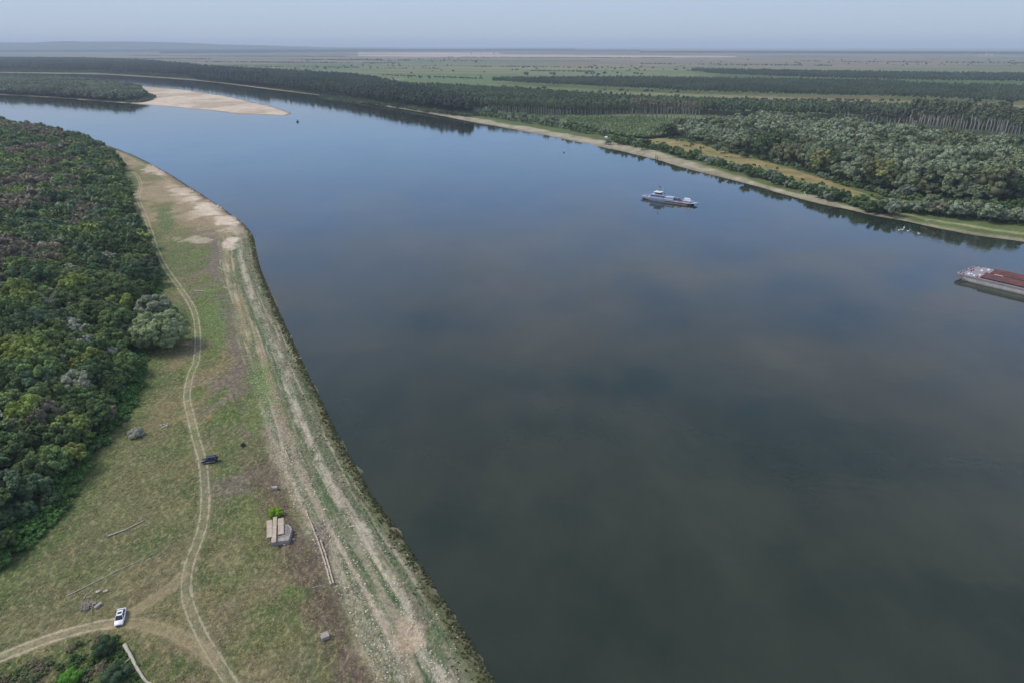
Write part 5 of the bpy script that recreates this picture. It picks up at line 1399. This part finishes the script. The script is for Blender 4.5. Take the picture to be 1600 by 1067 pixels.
# ------------------------------------------------------------------ cargo barges
BG = solid('grey_barge_paint', sl(124, 120, 124), .8, .2, .5)
BD = solid('barge_deck', sl(140, 132, 138), .8, .16, .5)
BW = solid('pale_hull_paint', sl(158, 154, 146), .85, .3, .35)
HR = solid('rusty_hatch_cover', sl(96, 60, 56), .85, .35, .35)
HD = solid('dark_coaming', sl(40, 30, 32), .8, .15, .5)
def barges():
    n0 = P(1505, 439); n1 = P(1600, 461.5); ax = n1 - n0; rz = atan2(ax[1], ax[0]); cs, sn = cos(rz), sin(rz)
    u = np.array([cs, sn, 0]); v = np.array([-sn, cs, 0])
    if v[1] < 0: v = -v
    L_, W = 72.0, 11.2
    def one(k, label):
        o = n0 + v * (W / 2 + k * (W + .35)) - u * (4.0)
        r_ = empty('barge', (o[0], o[1], 0), rz, label, 'barge', 'cargo barges lashed side by side')
        # bow at x=0, raked
        hull_loft([(-.3, W * .80, W * .86, 1.7, 2.9), (1.5, W * .86, W * .95, .9, 2.9), (4.5, W * .9, W, -.5, 2.9), (8, W, W, -1, 2.9), (L_, W, W, -1, 2.9)]).build('hull', BG, r_)
        h = W / 2
        for sy in (-1, 1):
            MB().add([(5.2, sy * (h + .03), .5), (L_ - 1, sy * (h + .03), .5), (L_ - 1, sy * (h + .03), 1.85), (3.2, sy * (h + .03), 1.85), (5.2, sy * (h - .2), .5), (L_ - 1, sy * (h - .2), .5), (L_ - 1, sy * (h - .2), 1.85), (3.2, sy * (h - .2), 1.85)],
                     [(0, 1, 2, 3), (4, 7, 6, 5), (0, 4, 5, 1), (1, 5, 6, 2), (2, 6, 7, 3), (3, 7, 4, 0)]).build('side_band', BW, r_)
        MB().prism([(-.2, -h * .86), (1.5, -h * .94), (4.5, -h), (L_, -h), (L_, h), (4.5, h), (1.5, h * .94), (-.2, h * .86)], 2.91, 3.0).build('deck', BD, r_)
        MB().box(10.8, L_ - 6, -4.35, 4.35, 3.01, 3.75).build('coaming', HD, r_)
        for i in range(9):
            x0 = 11.0 + i * 6.0
            hc = MB()
            hc.loft([[(x0, -4.55, 3.70), (x0 + 5.9, -4.55, 3.70)][::1] + [(x0 + 5.9, -4.45, 3.95), (x0, -4.45, 3.95)]] +
                    [[(x0, -.5, 3.9), (x0 + 5.9, -.5, 3.9), (x0 + 5.9, -.5, 4.35), (x0, -.5, 4.35)], [(x0, .5, 3.9), (x0 + 5.9, .5, 3.9), (x0 + 5.9, .5, 4.35), (x0, .5, 4.35)],
                     [(x0, 4.55, 3.70), (x0 + 5.9, 4.55, 3.70), (x0 + 5.9, 4.45, 3.95), (x0, 4.45, 3.95)]])
            hc.build('hatch_cover', HR, r_)
        for x, y, s_ in (((4.6, -2.4, .6), (5.4, -.9, .45), (7.4, -2.9, .5), (8.9, .2, .5)) if k == 0 else ((6.2, -2.6, .6), (7.8, 1.8, .6))):
            MB().box(x - s_, x + s_, y - s_ * .7, y + s_ * .7, 3.0, 3.0 + s_ * 1.2, .08, .08).build('winch', WH, r_, bevel=.06)
        for x, y in ((.9, -3.6), (.9, 3.6), (.7, -1.4), (.7, 1.4), (3.0, -4.5), (3.0, 4.5), (9.6, -4.9), (9.6, 4.9)):
            MB().tube([(x, y - .28, 3), (x, y - .28, 3.55)], .17, 7).tube([(x, y + .28, 3), (x, y + .28, 3.55)], .17, 7).build('bollard', BLACK if x > 8 else FB, r_)
        MB().box(-.1, 1.2, -h * .80, h * .80, 3.0, 3.22, .05, .05).build('bow_fender', BD, r_)
        rl = MB()
        for sy in (-1, 1):
            rl.tube([(9, sy * (h - .2), 3.95), (L_ - 2, sy * (h - .2), 3.95)], .04, 4)
            for i in range(14): rl.tube([(9 + i * 4.6, sy * (h - .2), 3.0), (9 + i * 4.6, sy * (h - .2), 3.95)], .04, 4)
        rl.build('railing', BG, r_)
        if k == 0: MB().box(13.5, 17.5, 4.7, 5.3, 3.0, 3.9).build('gangplank', solid('pink_white_plank', sl(230, 206, 200), .6), r_)
    one(0, 'cargo barge with red-brown hatch covers, nearer of two lashed together at the right edge')
    one(1, 'cargo barge with red-brown hatch covers, farther of two lashed together at the right edge')
barges()

# ------------------------------------------------------------------ swans, buoys, driftwood by the far shore
SW = solid('white_feathers', sl(236, 236, 232), .8, .03, 4)
BK = solid('orange_beak', sl(200, 110, 40), .5, .05)
def swan(px, py, rz, s, label):
    p = P(px, py, 0)
    r_ = empty('swan', p, rz, label, 'swan', 'swans near the right shore', s)
    path = [(-.85, 0, .34, .03), (-.62, 0, .30, .15), (-.3, 0, .20, .27), (.1, 0, .17, .30), (.42, 0, .22, .22), (.58, 0, .38, .11), (.60, 0, .62, .065), (.56, 0, .85, .055), (.60, 0, 1.0, .06), (.70, 0, 1.04, .075), (.82, 0, 1.0, .05), (.88, 0, .98, .03)]
    m = MB(); m.tube([q[:3] for q in path], [q[3] for q in path], 10); m.build('body', SW, r_, smooth=True)
    for sy in (-1, 1):
        MB().tube([(-.7, sy * .14, .36), (-.3, sy * .24, .36), (.15, sy * .25, .30), (.32, sy * .2, .26)], [.04, .13, .12, .04], 7).build('wing', SW, r_, smooth=True)
    MB().tube([(.86, 0, .985), (.99, 0, .95)], [.03, .012], 6).build('beak', BK, r_)
for i, (ax, ay, rz, lab) in enumerate([(1412.5, 357, 1.0, 'farthest white swan of the small flock'), (1405, 361, .2, 'leftmost white swan of the small flock'), (1410, 360, .5, 'white swan just right of the leftmost one'),
                                       (1419, 362.5, .1, 'white swan in the middle gap of the flock'), (1435.5, 366, 3.0, 'rightmost white swan, apart from the flock')]):
    swan(ax, ay, rz, 1.35, lab)
def buoy(px, py, s, mat, label):
    p = P(px, py, 0); r_ = empty('buoy', p, 0, label, 'buoy', None, s)
    MB().tube([(0, 0, -.3), (0, 0, .1), (0, 0, .5), (0, 0, .6)], [.9, 1.1, 1.0, .4], 12).build('float', mat, r_)
    MB().tube([(0, 0, .55), (0, 0, 2.0)], [.35, .12], 8).build('tower', mat, r_)
    MB().tube([(0, 0, 2.0), (0, 0, 2.3), (0, 0, 2.6)], [.1, .35, .05], 8).build('topmark', WH, r_)
buoy(465, 191, 2.2, FB, 'dark channel buoy off the tip of the sandbar')
buoy(881, 239, 1.0, solid('green_buoy_paint', sl(60, 120, 80), .5), 'small green buoy before the far beach')
buoy(824, 134, .1, FB, 'x') if False else None
def FARG(px, py):
    p = P(px, py, 1.0); p[2] = float(far_h(np.array([p[0]]), np.array([p[1]]))[0]); return p
log('driftwood', [(1252, 298), (1256, 302), (1259, 307), (1261, 311)], 0.45, .2, 'pale dead trunk slanting down the right bank to the water', 'driftwood', GREYW, ((1, -2.5, 1.5, 1.2, .2), (2, 2, 1, 1.0, .2)), FARG)
log('driftwood', [(1446, 347), (1456, 346), (1468, 346)], .35, .2, 'grey driftwood log on the right beach near the swans', 'driftwood', GREYW, (), FARG)
for i, (ax, ay) in enumerate(((1024.5, 249), (1027, 249.5))):
    p = P(ax, ay, 0); r_ = empty('mooring_post', p, 0, ('left' if i == 0 else 'right') + ' one of two dark posts standing in the water by the far beach', 'post', 'mooring posts')
    MB().tube([(0, 0, -1), (0, 0, 4.4 - i)], [.35, .3], 8).build('pole', FB, r_)
    MB().tube([(0, 0, 4.4 - i), (0, 0, 4.7 - i)], [.42, .42], 8).build('cap', BARK, r_)
def hut():
    p = FARG(947, 219); r_ = empty('shed', p, -.5, 'small white shed among bushes behind the far beach', 'shed')
    w_ = MB().box(-2.6, 2.6, -2, 2, -.3, 2.6).build('walls', WH, r_); r_.scale = (.62,) * 3
    MB().box(-.6, .6, -2.06, -1.96, 0, 2.0).build('door', BLACK, r_)
    MB().add([(-2.9, -2.4, 2.55), (2.9, -2.4, 2.55), (2.9, 2.4, 2.55), (-2.9, 2.4, 2.55), (-2.9, 0, 3.9), (2.9, 0, 3.9)], [(0, 1, 5, 4), (2, 3, 4, 5), (0, 4, 3), (1, 2, 5), (3, 2, 1, 0)]).build('roof', WH, r_)
hut()
# white buildings on the horizon
def far_buildings():
    q = random.Random(12)
    for x0, x1, n, y0, s_, wh in ((860, 905, 6, 78.6, 55, 'at the middle of the horizon'), (1105, 1124, 4, 78.8, 50, 'right of the middle of the horizon'), (730, 775, 3, 85, 26, 'beside the pale far field'), (1525, 1560, 3, 86.5, 26, 'near the right end of the horizon'), (185, 215, 4, 77.4, 70, 'under the left hills')):
        for i in range(n):
            ax = x0 + (x1 - x0) * (i + q.uniform(.2, .8)) / n; p = P(ax, y0, 3.0)
            w_ = s_ * q.uniform(.5, 1.3); d = s_ * .4; h = s_ * q.uniform(.3, .7)
            r_ = empty('farm_building', p, q.uniform(-.3, .3), 'tiny white building %s, number%s' % (wh, '') if False else 'tiny white building ' + wh, 'building', 'white buildings ' + wh)
            MB().box(-w_ / 2, w_ / 2, -d / 2, d / 2, -3, h).build('walls', WH, r_)
            MB().add([(-w_ / 2 - 1, -d / 2 - 1, h - .5), (w_ / 2 + 1, -d / 2 - 1, h - .5), (w_ / 2 + 1, d / 2 + 1, h - .5), (-w_ / 2 - 1, d / 2 + 1, h - .5), (-w_ / 2 - 1, 0, h + d * .3), (w_ / 2 + 1, 0, h + d * .3)], [(0, 1, 5, 4), (2, 3, 4, 5), (0, 4, 3), (1, 2, 5), (3, 2, 1, 0)]).build('roof', BG, r_)
far_buildings()

# ------------------------------------------------------------------ haze
def haze():
    m, n, b, nn, ll = nmat('haze_air')
    n.nodes.remove(b)
    v = nn('ShaderNodeVolumePrincipled')
    v.inputs['Color'].default_value = (0.74, 0.86, 1.0, 1)
    v.inputs['Density'].default_value = 7.0e-5
    v.inputs['Anisotropy'].default_value = 0.0
    ll(v.outputs[0], n.nodes['Material Output'].inputs['Volume'])
    b_ = MB().box(-56000, 56000, -600, 56000, -4.5, 300)
    o = b_.build('haze', m); tag(o, 'pale distant haze', 'haze', kind='stuff')
haze()
